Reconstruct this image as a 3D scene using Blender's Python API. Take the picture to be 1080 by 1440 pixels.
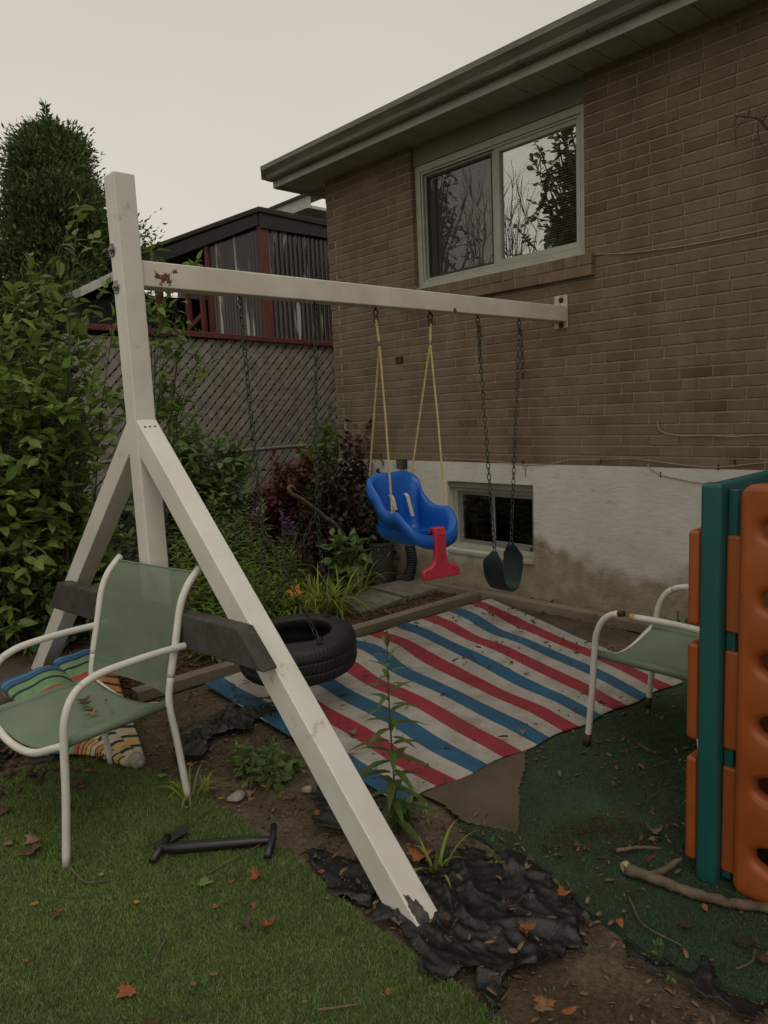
import bpy, bmesh, math, random
import numpy as np
from mathutils import Vector, Matrix
rad = math.radians
random.seed(7); rng = np.random.default_rng(7)
for o in list(bpy.data.objects): bpy.data.objects.remove(o)
S = bpy.context.scene
COL = S.collection

# ------------------------------------------------------------------ camera
CAM_H = 1.45
FPX = 1029.5                                   # focal length in pixels of the 1080 x 1440 photograph
RGT = Vector((0.7326, -0.6791, -0.0451)); FWD = Vector((0.6681, 0.7313, -0.1378))
FWD.normalize(); RGT = (RGT - FWD * RGT.dot(FWD)).normalized(); UPV = RGT.cross(FWD)
cd = bpy.data.cameras.new('camera'); cam = bpy.data.objects.new('camera', cd); COL.objects.link(cam)
cam.matrix_world = Matrix(((RGT.x, UPV.x, -FWD.x, 0), (RGT.y, UPV.y, -FWD.y, 0), (RGT.z, UPV.z, -FWD.z, CAM_H), (0, 0, 0, 1)))
cd.sensor_fit = 'VERTICAL'; cd.sensor_height = 24; cd.lens = FPX / 1440 * 24
cd.clip_start = 0.05; cd.clip_end = 500
S.camera = cam

# ------------------------------------------------------------------ world, sun, exposure
SUN_EL, SUN_AZ = rad(58), rad(205)             # azimuth measured from +Y towards +X
w = bpy.data.worlds.new('World'); S.world = w; w.use_nodes = True
wt = w.node_tree; wn = wt.nodes; wn.clear()
out = wn.new('ShaderNodeOutputWorld'); bg = wn.new('ShaderNodeBackground')
sky = wn.new('ShaderNodeTexSky'); sky.sky_type = 'NISHITA'; sky.sun_disc = False
sky.sun_elevation = SUN_EL; sky.sun_rotation = SUN_AZ; sky.air_density = 1.5; sky.dust_density = 6
hs = wn.new('ShaderNodeHueSaturation'); hs.inputs['Saturation'].default_value = 0.06
mx = wn.new('ShaderNodeMixRGB'); mx.blend_type = 'MIX'; mx.inputs['Fac'].default_value = 0.82
mx.inputs['Color2'].default_value = (6.75, 6.2, 5.35, 1)     # even overcast layer
tc = wn.new('ShaderNodeTexCoord'); nz = wn.new('ShaderNodeTexNoise'); nz.inputs['Scale'].default_value = 1.6
nz.inputs['Detail'].default_value = 3; mr = wn.new('ShaderNodeMapRange')
mr.inputs['From Min'].default_value = .3; mr.inputs['From Max'].default_value = .7
mr.inputs['To Min'].default_value = .95; mr.inputs['To Max'].default_value = 1.05
mul = wn.new('ShaderNodeVectorMath'); mul.operation = 'SCALE'
wt.links.new(tc.outputs['Generated'], nz.inputs['Vector']); wt.links.new(nz.outputs['Fac'], mr.inputs['Value'])
wt.links.new(sky.outputs[0], hs.inputs['Color']); wt.links.new(hs.outputs[0], mx.inputs['Color1'])
wt.links.new(mx.outputs[0], mul.inputs[0]); wt.links.new(mr.outputs[0], mul.inputs['Scale'])
sx = wn.new('ShaderNodeSeparateXYZ'); wt.links.new(tc.outputs['Generated'], sx.inputs[0]); m2 = wn.new('ShaderNodeMapRange')
m2.inputs['From Min'].default_value = .05; m2.inputs['From Max'].default_value = .62; m2.inputs['To Min'].default_value = 1.10; m2.inputs['To Max'].default_value = .84
wt.links.new(sx.outputs['Z'], m2.inputs['Value']); mul2 = wn.new('ShaderNodeVectorMath'); mul2.operation = 'SCALE'; wt.links.new(mul.outputs[0], mul2.inputs[0]); wt.links.new(m2.outputs[0], mul2.inputs['Scale'])
wt.links.new(mul2.outputs[0], bg.inputs['Color']); bg.inputs['Strength'].default_value = 0.10
wt.links.new(bg.outputs[0], out.inputs['Surface'])
sl = bpy.data.lights.new('sun', 'SUN'); sl.energy = 0.5; sl.angle = rad(40); sl.color = (1, .95, .86)
so = bpy.data.objects.new('sun', sl); COL.objects.link(so)
sd = Vector((math.sin(SUN_AZ) * math.cos(SUN_EL), math.cos(SUN_AZ) * math.cos(SUN_EL), math.sin(SUN_EL)))
so.rotation_euler = sd.to_track_quat('Z', 'Y').to_euler(); so.location = (0, -5, 12)
S.view_settings.view_transform = 'Standard'; S.view_settings.look = 'None'
S.view_settings.exposure = 0.14; S.view_settings.gamma = 1
S.cycles.max_bounces = 8; S.cycles.transparent_max_bounces = 16

# ------------------------------------------------------------------ helpers: survey of the photograph (ray meets a real plane)
CC = Vector((0, 0, CAM_H))
def ray(x, y): return RGT * ((x - 540) / FPX) - UPV * ((y - 720) / FPX) + FWD
def G(x, y, z=0.0): d = ray(x, y); return CC + d * ((z - CAM_H) / d.z)
def WX(x, y, X): d = ray(x, y); return CC + d * (X / d.x)
def WY(x, y, Y): d = ray(x, y); return CC + d * (Y / d.y)

# ------------------------------------------------------------------ helpers: objects
def tag(o, label=None, cat=None, group=None, kind=None):
    if label: o['label'] = label
    if cat: o['category'] = cat
    if group: o['group'] = group
    if kind: o['kind'] = kind
    return o
def thing(name, label, cat, loc=(0, 0, 0), rz=0, group=None):
    o = bpy.data.objects.new(name, None); COL.objects.link(o)
    o.location = loc; o.rotation_euler = (0, 0, rz); o.empty_display_size = .1
    return tag(o, label, cat, group)
def link_mesh(name, me, mat, parent=None, smooth=False):
    o = bpy.data.objects.new(name, me); COL.objects.link(o)
    if mat: me.materials.append(mat)
    if parent: o.parent = parent
    if smooth: me.polygons.foreach_set('use_smooth', [True] * len(me.polygons))
    return o
def np_mesh(name, V, F, mat, parent=None, smooth=False, tone=None, uv=None):
    """V (n,3); F list of (m,k) index arrays."""
    me = bpy.data.meshes.new(name); V = np.asarray(V, np.float32)
    me.vertices.add(len(V)); me.vertices.foreach_set('co', V.ravel())
    F = [np.asarray(f, np.int32) for f in F if len(f)]
    nl = sum(f.size for f in F); npoly = sum(len(f) for f in F)
    me.loops.add(nl); me.polygons.add(npoly)
    me.loops.foreach_set('vertex_index', np.concatenate([f.ravel() for f in F]))
    tot = np.concatenate([np.full(len(f), f.shape[1], np.int32) for f in F])
    st = np.concatenate([[0], np.cumsum(tot)[:-1]]).astype(np.int32)
    me.polygons.foreach_set('loop_start', st)
    me.update(calc_edges=True); me.validate()
    if tone is not None:
        a = me.attributes.new('tone', 'FLOAT', 'POINT'); a.data.foreach_set('value', np.asarray(tone, np.float32))
    if uv is not None:
        l = me.uv_layers.new(name='UVMap'); vi = np.empty(len(me.loops), np.int32); me.loops.foreach_get('vertex_index', vi)
        l.data.foreach_set('uv', np.asarray(uv, np.float32)[vi].ravel())
    return link_mesh(name, me, mat, parent, smooth)

class MB:
    """collects shapes for ONE mesh object"""
    def __init__(s): s.v = []; s.f = []; s.t = []; s.tone = 0.5
    def add(s, vs, fs):
        b = len(s.v); s.v += [tuple(v) for v in vs]; s.f += [tuple(i + b for i in f) for f in fs]; s.t += [s.tone] * len(vs)
    def box(s, lo, hi, M=None):
        (a, b, c), (d, e, f) = lo, hi
        P = [Vector(p) for p in ((a, b, c), (d, b, c), (d, e, c), (a, e, c), (a, b, f), (d, b, f), (d, e, f), (a, e, f))]
        if M: P = [M @ p for p in P]
        s.add(P, [(0, 3, 2, 1), (4, 5, 6, 7), (0, 1, 5, 4), (1, 2, 6, 5), (2, 3, 7, 6), (3, 0, 4, 7)])
    def hexa(s, P): s.add(P, [(0, 3, 2, 1), (4, 5, 6, 7), (0, 1, 5, 4), (1, 2, 6, 5), (2, 3, 7, 6), (3, 0, 4, 7)])
    def beam(s, a, b, wx, wy, up=(0, 0, 1)):
        a, b = Vector(a), Vector(b); d = (b - a).normalized(); x = d.cross(Vector(up))
        if x.length < 1e-4: x = d.cross(Vector((0, 1, 0)))
        x.normalize(); y = x.cross(d)
        q = [(-1, -1), (1, -1), (1, 1), (-1, 1)]
        s.hexa([a + x * (i * wx / 2) + y * (j * wy / 2) for i, j in q] + [b + x * (i * wx / 2) + y * (j * wy / 2) for i, j in q])
    def tube(s, path, r, n=8, closed=False, cap=True):
        P = [Vector(p) for p in path]; m = len(P); R = r if hasattr(r, '__len__') else [r] * m
        T = []
        for i in range(m):
            if closed: t = P[(i + 1) % m] - P[i - 1]
            else: t = P[min(i + 1, m - 1)] - P[max(i - 1, 0)]
            T.append(t.normalized() if t.length > 1e-9 else Vector((0, 0, 1)))
        ref = Vector((0, 0, 1)) if abs(T[0].z) < .9 else Vector((1, 0, 0))
        u = (ref - T[0] * ref.dot(T[0])).normalized(); vs = []
        for i in range(m):
            u = u - T[i] * u.dot(T[i])
            u = u.normalized() if u.length > 1e-6 else T[i].orthogonal().normalized()
            w_ = T[i].cross(u)
            for k in range(n):
                a = 2 * math.pi * k / n; vs.append(P[i] + (u * math.cos(a) + w_ * math.sin(a)) * R[i])
        fs = []
        for i in range(m if closed else m - 1):
            j = (i + 1) % m
            for k in range(n): fs.append((i * n + k, i * n + (k + 1) % n, j * n + (k + 1) % n, j * n + k))
        if cap and not closed: fs += [tuple(range(n - 1, -1, -1)), tuple((m - 1) * n + k for k in range(n))]
        s.add(vs, fs)
    def lathe(s, prof, c, ax='z', n=24, cap=True):
        vs = []; m = len(prof)
        for r, h in prof:
            for k in range(n):
                a = 2 * math.pi * k / n; p, q = r * math.cos(a), r * math.sin(a)
                vs.append(Vector(c) + Vector({'z': (p, q, h), 'x': (h, p, q), 'y': (p, h, q)}[ax]))
        fs = [(i * n + k, i * n + (k + 1) % n, (i + 1) * n + (k + 1) % n, (i + 1) * n + k) for i in range(m - 1) for k in range(n)]
        if cap: fs += [tuple(range(n - 1, -1, -1)), tuple((m - 1) * n + k for k in range(n))]
        s.add(vs, fs)
    def prism(s, poly, off):
        n = len(poly); off = Vector(off); P = [Vector(p) for p in poly]
        s.add(P + [p + off for p in P], [tuple(range(n - 1, -1, -1)), tuple(range(n, 2 * n))] + [(i, (i + 1) % n, n + (i + 1) % n, n + i) for i in range(n)])
    def loft(s, rings, cap=True, closed=True):
        m, n = len(rings), len(rings[0]); vs = [p for r in rings for p in r]
        fs = [(i * n + k, i * n + (k + 1) % n, (i + 1) * n + (k + 1) % n, (i + 1) * n + k) for i in range(m - 1) for k in range(n if closed else n - 1)]
        if cap: fs += [tuple(range(n - 1, -1, -1)), tuple((m - 1) * n + k for k in range(n))]
        s.add(vs, fs)
    def build(s, name, mat, parent=None, bevel=0, smooth=False, seg=2, tone=False, auto=None):
        me = bpy.data.meshes.new(name); me.from_pydata(s.v, [], s.f); me.update()
        bm = bmesh.new(); bm.from_mesh(me); bmesh.ops.recalc_face_normals(bm, faces=bm.faces); bm.to_mesh(me); bm.free()
        if tone:
            a = me.attributes.new('tone', 'FLOAT', 'POINT'); a.data.foreach_set('value', s.t)
        o = link_mesh(name, me, mat, parent, smooth)
        if bevel:
            b = o.modifiers.new('bevel', 'BEVEL'); b.width = bevel; b.segments = seg; b.limit_method = 'ANGLE'; b.angle_limit = rad(40)
            o.modifiers.new('normals', 'WEIGHTED_NORMAL').keep_sharp = True
            me.polygons.foreach_set('use_smooth', [True] * len(me.polygons))
        return o

def smooth_path(pts, n=6, closed=False):
    """Catmull-Rom through points"""
    P = [Vector(p) for p in pts]; m = len(P); o = []
    rngi = range(m if closed else m - 1)
    for i in rngi:
        p0 = P[i - 1] if (closed or i > 0) else P[0] * 2 - P[1]; p1 = P[i]; p2 = P[(i + 1) % m]
        p3 = P[(i + 2) % m] if (closed or i + 2 < m) else p2 * 2 - p1
        for k in range(n):
            t = k / n
            o.append(.5 * ((2 * p1) + (p2 - p0) * t + (2 * p0 - 5 * p1 + 4 * p2 - p3) * t * t + (3 * p1 - p0 - 3 * p2 + p3) * t ** 3))
    if not closed: o.append(P[-1])
    return o

# ------------------------------------------------------------------ helpers: materials
def newmat(name):
    m = bpy.data.materials.new(name); m.use_nodes = True; t = m.node_tree
    b = t.nodes['Principled BSDF']; return m, t, b
def N(t, typ, **kw):
    n = t.nodes.new('ShaderNode' + typ)
    for k, v in kw.items():
        if k in n.inputs: n.inputs[k].default_value = v
        else: setattr(n, k, v)
    return n
def ramp(t, stops, interp='LINEAR'):
    n = t.nodes.new('ShaderNodeValToRGB'); n.color_ramp.interpolation = interp; e = n.color_ramp.elements
    while len(e) < len(stops): e.new(.5)
    for i, (p, c) in enumerate(stops):
        e[i].position = p; e[i].color = (*c, 1) if len(c) == 3 else c
    return n
def noise(t, scale, detail=4, rough=.55, coord='Object', vec=None, stretch=None):
    n = N(t, 'TexNoise', Scale=scale, Detail=detail, Roughness=rough)
    if vec is None:
        c = t.nodes.new('ShaderNodeTexCoord'); vec = c.outputs[coord]
    if stretch:
        mp = t.nodes.new('ShaderNodeMapping'); mp.inputs['Scale'].default_value = stretch; t.links.new(vec, mp.inputs['Vector']); vec = mp.outputs[0]
    t.links.new(vec, n.inputs['Vector']); return n
def mixc(t, fac, a, b, blend='MIX'):
    n = t.nodes.new('ShaderNodeMixRGB'); n.blend_type = blend
    for i, v in ((0, fac), (1, a), (2, b)):
        if isinstance(v, (int, float)): n.inputs[i].default_value = v
        elif isinstance(v, tuple): n.inputs[i].default_value = (*v, 1) if len(v) == 3 else v
        else: t.links.new(v, n.inputs[i])
    return n.outputs[0]
def bump(t, b, h, strength=.3, dist=.01):
    n = N(t, 'Bump', Strength=strength, Distance=dist); t.links.new(h, n.inputs['Height']); t.links.new(n.outputs[0], b.inputs['Normal']); return n
def mat(name, c1, c2=None, scale=8, rough=.6, bmp=.2, bscale=60, bdist=.003, lo=.35, hi=.65, spots=None, metal=0, spec=.5, stretch=None):
    """two-tone noisy surface with fine bump; spots = (colour, scale, threshold) for dirt, rust, wear"""
    m, t, b = newmat(name); c2 = c2 or tuple(x * .7 for x in c1)
    n = noise(t, scale, 6, .6, stretch=stretch); r = ramp(t, [(lo, c2), (hi, c1)]); t.links.new(n.outputs['Fac'], r.inputs[0]); col = r.outputs[0]
    if spots:
        sc, ss, th = spots; n2 = noise(t, ss, 8, .65); r2 = ramp(t, [(th, (0, 0, 0)), (th + .07, (1, 1, 1))]); t.links.new(n2.outputs['Fac'], r2.inputs[0])
        col = mixc(t, r2.outputs[0], col, sc)
    t.links.new(col, b.inputs['Base Color']); b.inputs['Roughness'].default_value = rough; b.inputs['Metallic'].default_value = metal
    b.inputs['Specular IOR Level'].default_value = spec
    if bmp:
        n3 = noise(t, bscale, 5, .6, stretch=stretch); bump(t, b, n3.outputs['Fac'], bmp, bdist)
    return m
def leafmat(name, dark, light, trans=.25, rough=.5, spec=.3):
    m, t, b = newmat(name)
    a = N(t, 'Attribute', attribute_name='tone'); r = ramp(t, [(0, dark), (1, light)]); t.links.new(a.outputs['Fac'], r.inputs[0])
    n = noise(t, 40, 3); col = mixc(t, .35, r.outputs[0], mixc(t, n.outputs['Fac'], tuple(x * .5 for x in dark), tuple(min(1, x * 1.3) for x in light)))
    t.links.new(col, b.inputs['Base Color']); b.inputs['Roughness'].default_value = rough; b.inputs['Specular IOR Level'].default_value = spec
    tr = N(t, 'BsdfTranslucent'); t.links.new(col, tr.inputs['Color']); ms = N(t, 'MixShader'); ms.inputs[0].default_value = trans
    t.links.new(b.outputs[0], ms.inputs[1]); t.links.new(tr.outputs[0], ms.inputs[2])
    t.links.new(ms.outputs[0], t.nodes['Material Output'].inputs['Surface']); return m

M = {}
M['white'] = mat('white_vinyl', (.76, .73, .66), (.67, .64, .57), 4, .42, .08, 40, spots=((.50, .45, .36), 7, .62))
M['beam'] = mat('white_steel', (.74, .69, .60), (.62, .57, .47), 6, .45, .1, 30, spots=((.20, .085, .03), 5.2, .70))
M['bracket'] = mat('rusty_bracket', (.62, .56, .44), (.45, .36, .22), 30, .6, .2, 60, spots=((.16, .06, .02), 22, .6))
M['wood_dark'] = mat('weathered_beam', (.075, .065, .055), (.036, .031, .027), 14, .85, .6, 90, .004, spots=((.16, .145, .12), 60, .66))
M['chairtube'] = mat('white_powder_coat', (.70, .68, .62), (.60, .58, .52), 12, .38, .05, 60, spots=((.25, .17, .10), 30, .73))
M['rust'] = mat('rust', (.10, .045, .02), (.04, .02, .012), 40, .9, .5, 120)
M['rust_stain'] = mat('rust_stain', (.20, .085, .028), (.075, .032, .014), 60, .9, .4, 150)
M['browncap'] = mat('brown_cap', (.05, .03, .022), None, 20, .7)
M['rubber'] = mat('tyre_rubber', (.016, .0155, .015), (.011, .011, .011), 12, .58, .2, 90, spots=((.040, .037, .033), 14, .66))
M['steelgreen'] = mat('green_coated_chain', (.022, .05, .038), (.035, .03, .025), 25, .5, .2, 60, spots=((.11, .06, .035), 18, .6))
M['darkmetal'] = mat('dark_rusty_steel', (.04, .035, .03), (.02, .016, .014), 30, .55, .3, 90)
M['zinc'] = mat('zinc_bolt', (.30, .29, .27), (.14, .135, .13), 30, .4, .2, 90, metal=.8)
M['rope'] = mat('yellow_rope', (.66, .54, .25), (.48, .38, .17), 60, .8, .3, 200)
M['blue'] = mat('blue_plastic', (.008, .120, .50), (.006, .095, .42), 6, .36, .04, 120, spots=((.04, .15, .40), 26, .66))
M['red'] = mat('red_plastic', (.58, .045, .075), (.48, .035, .06), 7, .38, .04, 120)
M['black'] = mat('black_plastic', (.012, .012, .012), (.02, .02, .019), 18, .35, .1, 60)
M['belt'] = mat('dark_green_belt', (.014, .034, .032), (.009, .022, .021), 10, .5, .15, 90, spots=((.05, .07, .06), 40, .7))
M['teal'] = mat('teal_plastic', (.012, .105, .100), (.010, .080, .077), 5, .42, .12, 50, stretch=(1, 1, .15), spots=((.05, .16, .15), 25, .72))
M['orange'] = mat('orange_plastic', (.37, .094, .020), (.29, .068, .014), 3.5, .42, .10, 70, spots=((.20, .06, .022), 20, .66))
M['aqua'] = mat('pale_aqua_plastic', (.18, .47, .46), (.14, .38, .38), 6, .45, .1, 60)
M['gutter'] = mat('painted_gutter', (.23, .212, .178), (.135, .122, .10), 7, .55, .12, 40, stretch=(1, .25, 2.5), spots=((.05, .045, .036), 10, .63))
M['soffit'] = mat('soffit_panel', (.40, .38, .33), (.32, .30, .26), 4, .6, .05, 40)
M['frame'] = mat('painted_window_frame', (.43, .43, .36), (.36, .36, .30), 8, .5, .1, 50, spots=((.26, .23, .17), 20, .7))
M['header'] = mat('painted_header_panel', (.21, .205, .155), (.16, .155, .115), 2.5, .7, .1, 60)
M['alu'] = mat('grey_aluminium_sash', (.26, .25, .23), (.20, .19, .175), 12, .45, .1, 50)
M['mortar'] = mat('mortar', (.34, .30, .235), (.23, .20, .152), 30, .95, .6, 150, .004)
M['roof'] = mat('roof_shingle', (.06, .055, .05), (.035, .03, .028), 20, .95, .6, 60)
M['redwood'] = mat('red_stained_wood', (.145, .036, .027), (.08, .022, .017), 14, .75, .3, 60, stretch=(1, 1, .3))
M['lattice'] = mat('grey_weathered_lattice', (.31, .275, .235), (.16, .14, .12), 10, .9, .4, 60, spots=((.09, .10, .06), 5, .66))
M['plank'] = mat('weathered_plank', (.27, .215, .15), (.15, .12, .085), 6, .9, .6, 90, .004, stretch=(1, .2, 1), spots=((.07, .06, .045), 12, .64))
M['plankx'] = mat('weathered_plank_grain', (.25, .205, .15), (.13, .105, .075), 6, .9, .6, 90, .004, stretch=(.2, 1, 1), spots=((.07, .06, .045), 12, .64))
M['slab'] = mat('flagstone', (.22, .20, .165), (.13, .115, .09), 7, .9, .5, 50, .006, spots=((.07, .06, .04), 12, .62))
M['soil'] = None
M['bark'] = mat('bark', (.10, .075, .055), (.05, .04, .03), 20, .95, .7, 60, .006, stretch=(1, 1, .3))
M['stick'] = mat('dry_stick', (.17, .125, .085), (.075, .055, .038), 22, .85, .6, 70, .004)
M['stem'] = mat('green_stem', (.06, .085, .03), (.05, .05, .025), 20, .7, .1)
M['wire'] = mat('beige_cable', (.40, .35, .27), (.30, .25, .19), 20, .5, .1)
M['galv'] = mat('galvanised_steel', (.26, .25, .235), (.18, .175, .165), 20, .5, .2, 60, metal=.5)
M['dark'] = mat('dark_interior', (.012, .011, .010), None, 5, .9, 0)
M['blind'] = mat('white_blind', (.66, .63, .57), (.6, .57, .52), 5, .6, 0)
M['burlap'] = None

# ------------------------------------------------------------------ foliage builders
def leaf_tpl(w=.5, tipsharp=.7, fold=.12, droop=.25, st=(0, .18, .42, .7, 1.0)):
    v = []; f = []; prev = None
    for i, t in enumerate(st):
        hw = w / 2 * (math.sin(math.pi * t ** tipsharp)) if 0 < t < 1 else 0
        z = -droop * t * t
        if hw == 0: v.append((0, t, z)); cur = [len(v) - 1]
        else: v += [(-hw, t, z + fold * hw * 2), (0, t, z), (hw, t, z + fold * hw * 2)]; cur = [len(v) - 3, len(v) - 2, len(v) - 1]
        if prev is not None:
            if len(prev) == 1: f += [(prev[0], cur[1], cur[0]), (prev[0], cur[2], cur[1])]
            elif len(cur) == 1: f += [(prev[0], prev[1], cur[0]), (prev[1], prev[2], cur[0])]
            else: f += [(prev[0], prev[1], cur[1]), (prev[0], cur[1], cur[0]), (prev[1], prev[2], cur[2]), (prev[1], cur[2], cur[1])]
        prev = cur
    return np.array(v, np.float32), np.array(f, np.int32)
T_BROAD = leaf_tpl(.52, .75, .12, .22); T_ROUND = leaf_tpl(.72, .85, .1, .15); T_NARROW = leaf_tpl(.17, .8, .12, .35)
T_SPRAY = (np.array([(0, 0, 0), (-.16, .45, .02), (0, 1, -.1), (.16, .45, .02)], np.float32), np.array([(0, 2, 1), (0, 3, 2)], np.int32))
T_MED = leaf_tpl(.40, .7, .14, .25); T_GOLD = leaf_tpl(.21, .75, .12, .45)
def unit(a): return a / np.maximum(np.linalg.norm(a, axis=1, keepdims=True), 1e-6)
def leaf_field(name, P, D, U, L, tpl, m, parent, tone=None, kind=None):
    P, D, U, L = [np.asarray(x, np.float32) for x in (P, D, U, L)]; n = len(P)
    D = unit(D); U = unit(U - D * np.sum(U * D, 1, keepdims=True)); Sx = np.cross(D, U); tv, tf = tpl; k = len(tv)
    V = P[:, None] + L[:, None, None] * (tv[None, :, 0:1] * Sx[:, None] + tv[None, :, 1:2] * D[:, None] + tv[None, :, 2:3] * U[:, None])
    F = (tf[None] + (np.arange(n) * k)[:, None, None]).reshape(-1, 3)
    if tone is None: tone = rng.random(n)
    o = np_mesh(name, V.reshape(-1, 3), [F], m, parent, tone=np.repeat(tone, k), smooth=True)
    if kind: o['kind'] = kind
    return o
def rvec(r, s=1.0): return Vector((r.gauss(0, s), r.gauss(0, s), r.gauss(0, s)))
def shrub(name, label, cat, base, blobs, nstem, L, tpl, lm, sm, seed, spread=.15, twig=.25, gap=.045, stemr=.007, ntw=9, up=.5, group=None, start=.35, sprig=()):
    """woody shrub: stems from the base into ellipsoid blobs (centre, radii), side twigs, leaves along the twigs"""
    r = random.Random(seed); base = Vector(base); root = thing(name, label, cat, base, group=group)
    st = MB(); P, D, U, LL, TN = [], [], [], [], []
    vol = [b[1][0] * b[1][1] * b[1][2] for b in blobs]
    targets = []
    for i in range(nstem):
        c, rr = r.choices(blobs, vol)[0]
        q = rvec(r).normalized() * (r.random() ** .4); targets.append(Vector(c) + Vector((q.x * rr[0], q.y * rr[1], q.z * rr[2])))
    targets += [Vector(s_) for s_ in sprig]
    for i, tg in enumerate(targets):
        a = base + Vector((r.uniform(-1, 1) * spread, r.uniform(-1, 1) * spread, 0)); a.z = base.z
        ctl = a.lerp(tg, .35); ctl.z = a.z + (tg.z - a.z) * .65
        pts = [(a * (1 - t) ** 2 + ctl * 2 * t * (1 - t) + tg * t * t) - base for t in [k / 9 for k in range(10)]]
        st.tube(pts, [stemr * (1 - .75 * k / 9) for k in range(10)], 5, cap=False)
        def leaf_at(p, d, sc=1):
            n_ = (Vector((0, 0, 1)) + rvec(r, .45)).normalized()
            P.append(p); D.append(d); U.append(n_); LL.append(L * r.uniform(.65, 1.15) * sc); TN.append(min(1, max(0, r.gauss(.45, .25))))
        for j in range(ntw):
            t = start + (1 - start) * (j + r.random()) / ntw; k = min(8, int(t * 9)); p0 = pts[k].lerp(pts[k + 1], t * 9 - k)
            d = (rvec(r) + Vector((0, 0, up))).normalized(); tl = twig * r.uniform(.5, 1.1)
            q = [p0 + d * (tl * s_) - Vector((0, 0, .12 * tl * s_ * s_)) for s_ in (0, .5, 1)]
            st.tube(q, [stemr * .35, stemr * .28, stemr * .15], 3, cap=False)
            nl = max(2, int(tl / gap))
            for z in range(nl):
                s_ = (z + .7) / nl; pp = p0 + d * (tl * s_) - Vector((0, 0, .12 * tl * s_ * s_))
                side = d.cross(Vector((0, 0, 1))); side = side.normalized() if side.length > .01 else Vector((1, 0, 0))
                leaf_at(pp, (d * .5 + side * (1 if z % 2 else -1) + rvec(r, .25) + Vector((0, 0, -.1))).normalized())
            leaf_at(q[-1], d)
        dd = (pts[-1] - pts[-2]).normalized()
        for z in range(5): leaf_at(pts[-1] - dd * .03 * z, (dd + rvec(r, .7)).normalized(), .8)
    st.build('stem', sm, root)
    leaf_field('foliage', [tuple(p) for p in P], [tuple(p) for p in D], [tuple(p) for p in U], LL, tpl, lm, root, np.array(TN))
    return root
def stem_plant(name, label, cat, base, top, nl, L, tpl, lm, sm, seed, group=None, droop=.1, r0=.004, tuft=True, lo=.08):
    r = random.Random(seed); base = Vector(base); top = Vector(top); root = thing(name, label, cat, base, group=group); st = MB()
    h = top - base; pts = [h * t + Vector((math.sin(t * 5 + seed) * .006, math.cos(t * 4 + seed) * .006, 0)) for t in [k / 10 for k in range(11)]]
    st.tube(pts, [r0 * (1 - .6 * k / 10) for k in range(11)], 5); st.build('stem', sm, root)
    P, D, U, LL, TN = [], [], [], [], []
    for i in range(nl):
        t = lo + (1 - lo) * (i / nl); a = i * 2.4 + r.uniform(-.3, .3); el = .35 + .9 * t ** 4 - droop + r.uniform(-.15, .15)
        d = Vector((math.cos(a), math.sin(a), el)).normalized()
        P.append(tuple(h * t)); D.append(tuple(d)); U.append((0, 0, 1)); LL.append(L * (1.15 - .75 * t ** 2) * r.uniform(.8, 1.15)); TN.append(min(1, .25 + .6 * t ** 3 + r.uniform(0, .2)))
    if tuft:
        for i in range(7):
            a = i * 2.4; P.append(tuple(h * .985)); D.append((math.cos(a) * .35, math.sin(a) * .35, 1)); U.append((math.cos(a), math.sin(a), .3)); LL.append(L * .4); TN.append(.9)
    leaf_field('foliage', P, D, U, LL, tpl, lm, root, np.array(TN)); return root
def blade_mesh(mbv, mbf, mbt, p, d, L, wd, droop, tone, seg=7):
    d = Vector(d).normalized(); hz = Vector((d.x, d.y, 0)); hz = hz.normalized() if hz.length > .01 else Vector((1, 0, 0)); side = hz.cross(Vector((0, 0, 1)))
    b = len(mbv); p = Vector(p)
    for i in range(seg + 1):
        t = i / seg; c = p + d * (L * t) + hz * (droop * L * .5 * t * t) - Vector((0, 0, droop * L * t ** 2.4)); w_ = wd * (1 - t ** 2.2) * .5 + .0006
        mbv += [tuple(c - side * w_ + Vector((0, 0, .25 * w_))), tuple(c), tuple(c + side * w_ + Vector((0, 0, .25 * w_)))]; mbt += [tone] * 3
    for i in range(seg):
        a = b + i * 3; mbf += [(a, a + 1, a + 4, a + 3), (a + 1, a + 2, a + 5, a + 4)]
def blade_clump(name, label, cat, base, n, L, wd, lm, seed, spread=.06, droop=(.3, .9), lean=.45, group=None):
    r = random.Random(seed); root = thing(name, label, cat, base, group=group); v, f, tn = [], [], []
    for i in range(n):
        a = r.uniform(0, 6.28); p = (math.cos(a) * spread * r.random(), math.sin(a) * spread * r.random(), -.005); k = r.uniform(.1, lean)
        blade_mesh(v, f, tn, p, (math.cos(a) * k, math.sin(a) * k, 1), L * r.uniform(.55, 1.1), wd * r.uniform(.7, 1.15), r.uniform(*droop), min(1, max(0, r.gauss(.5, .25))))
    np_mesh('foliage', v, [f], lm, root, smooth=True, tone=tn); return root

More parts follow.
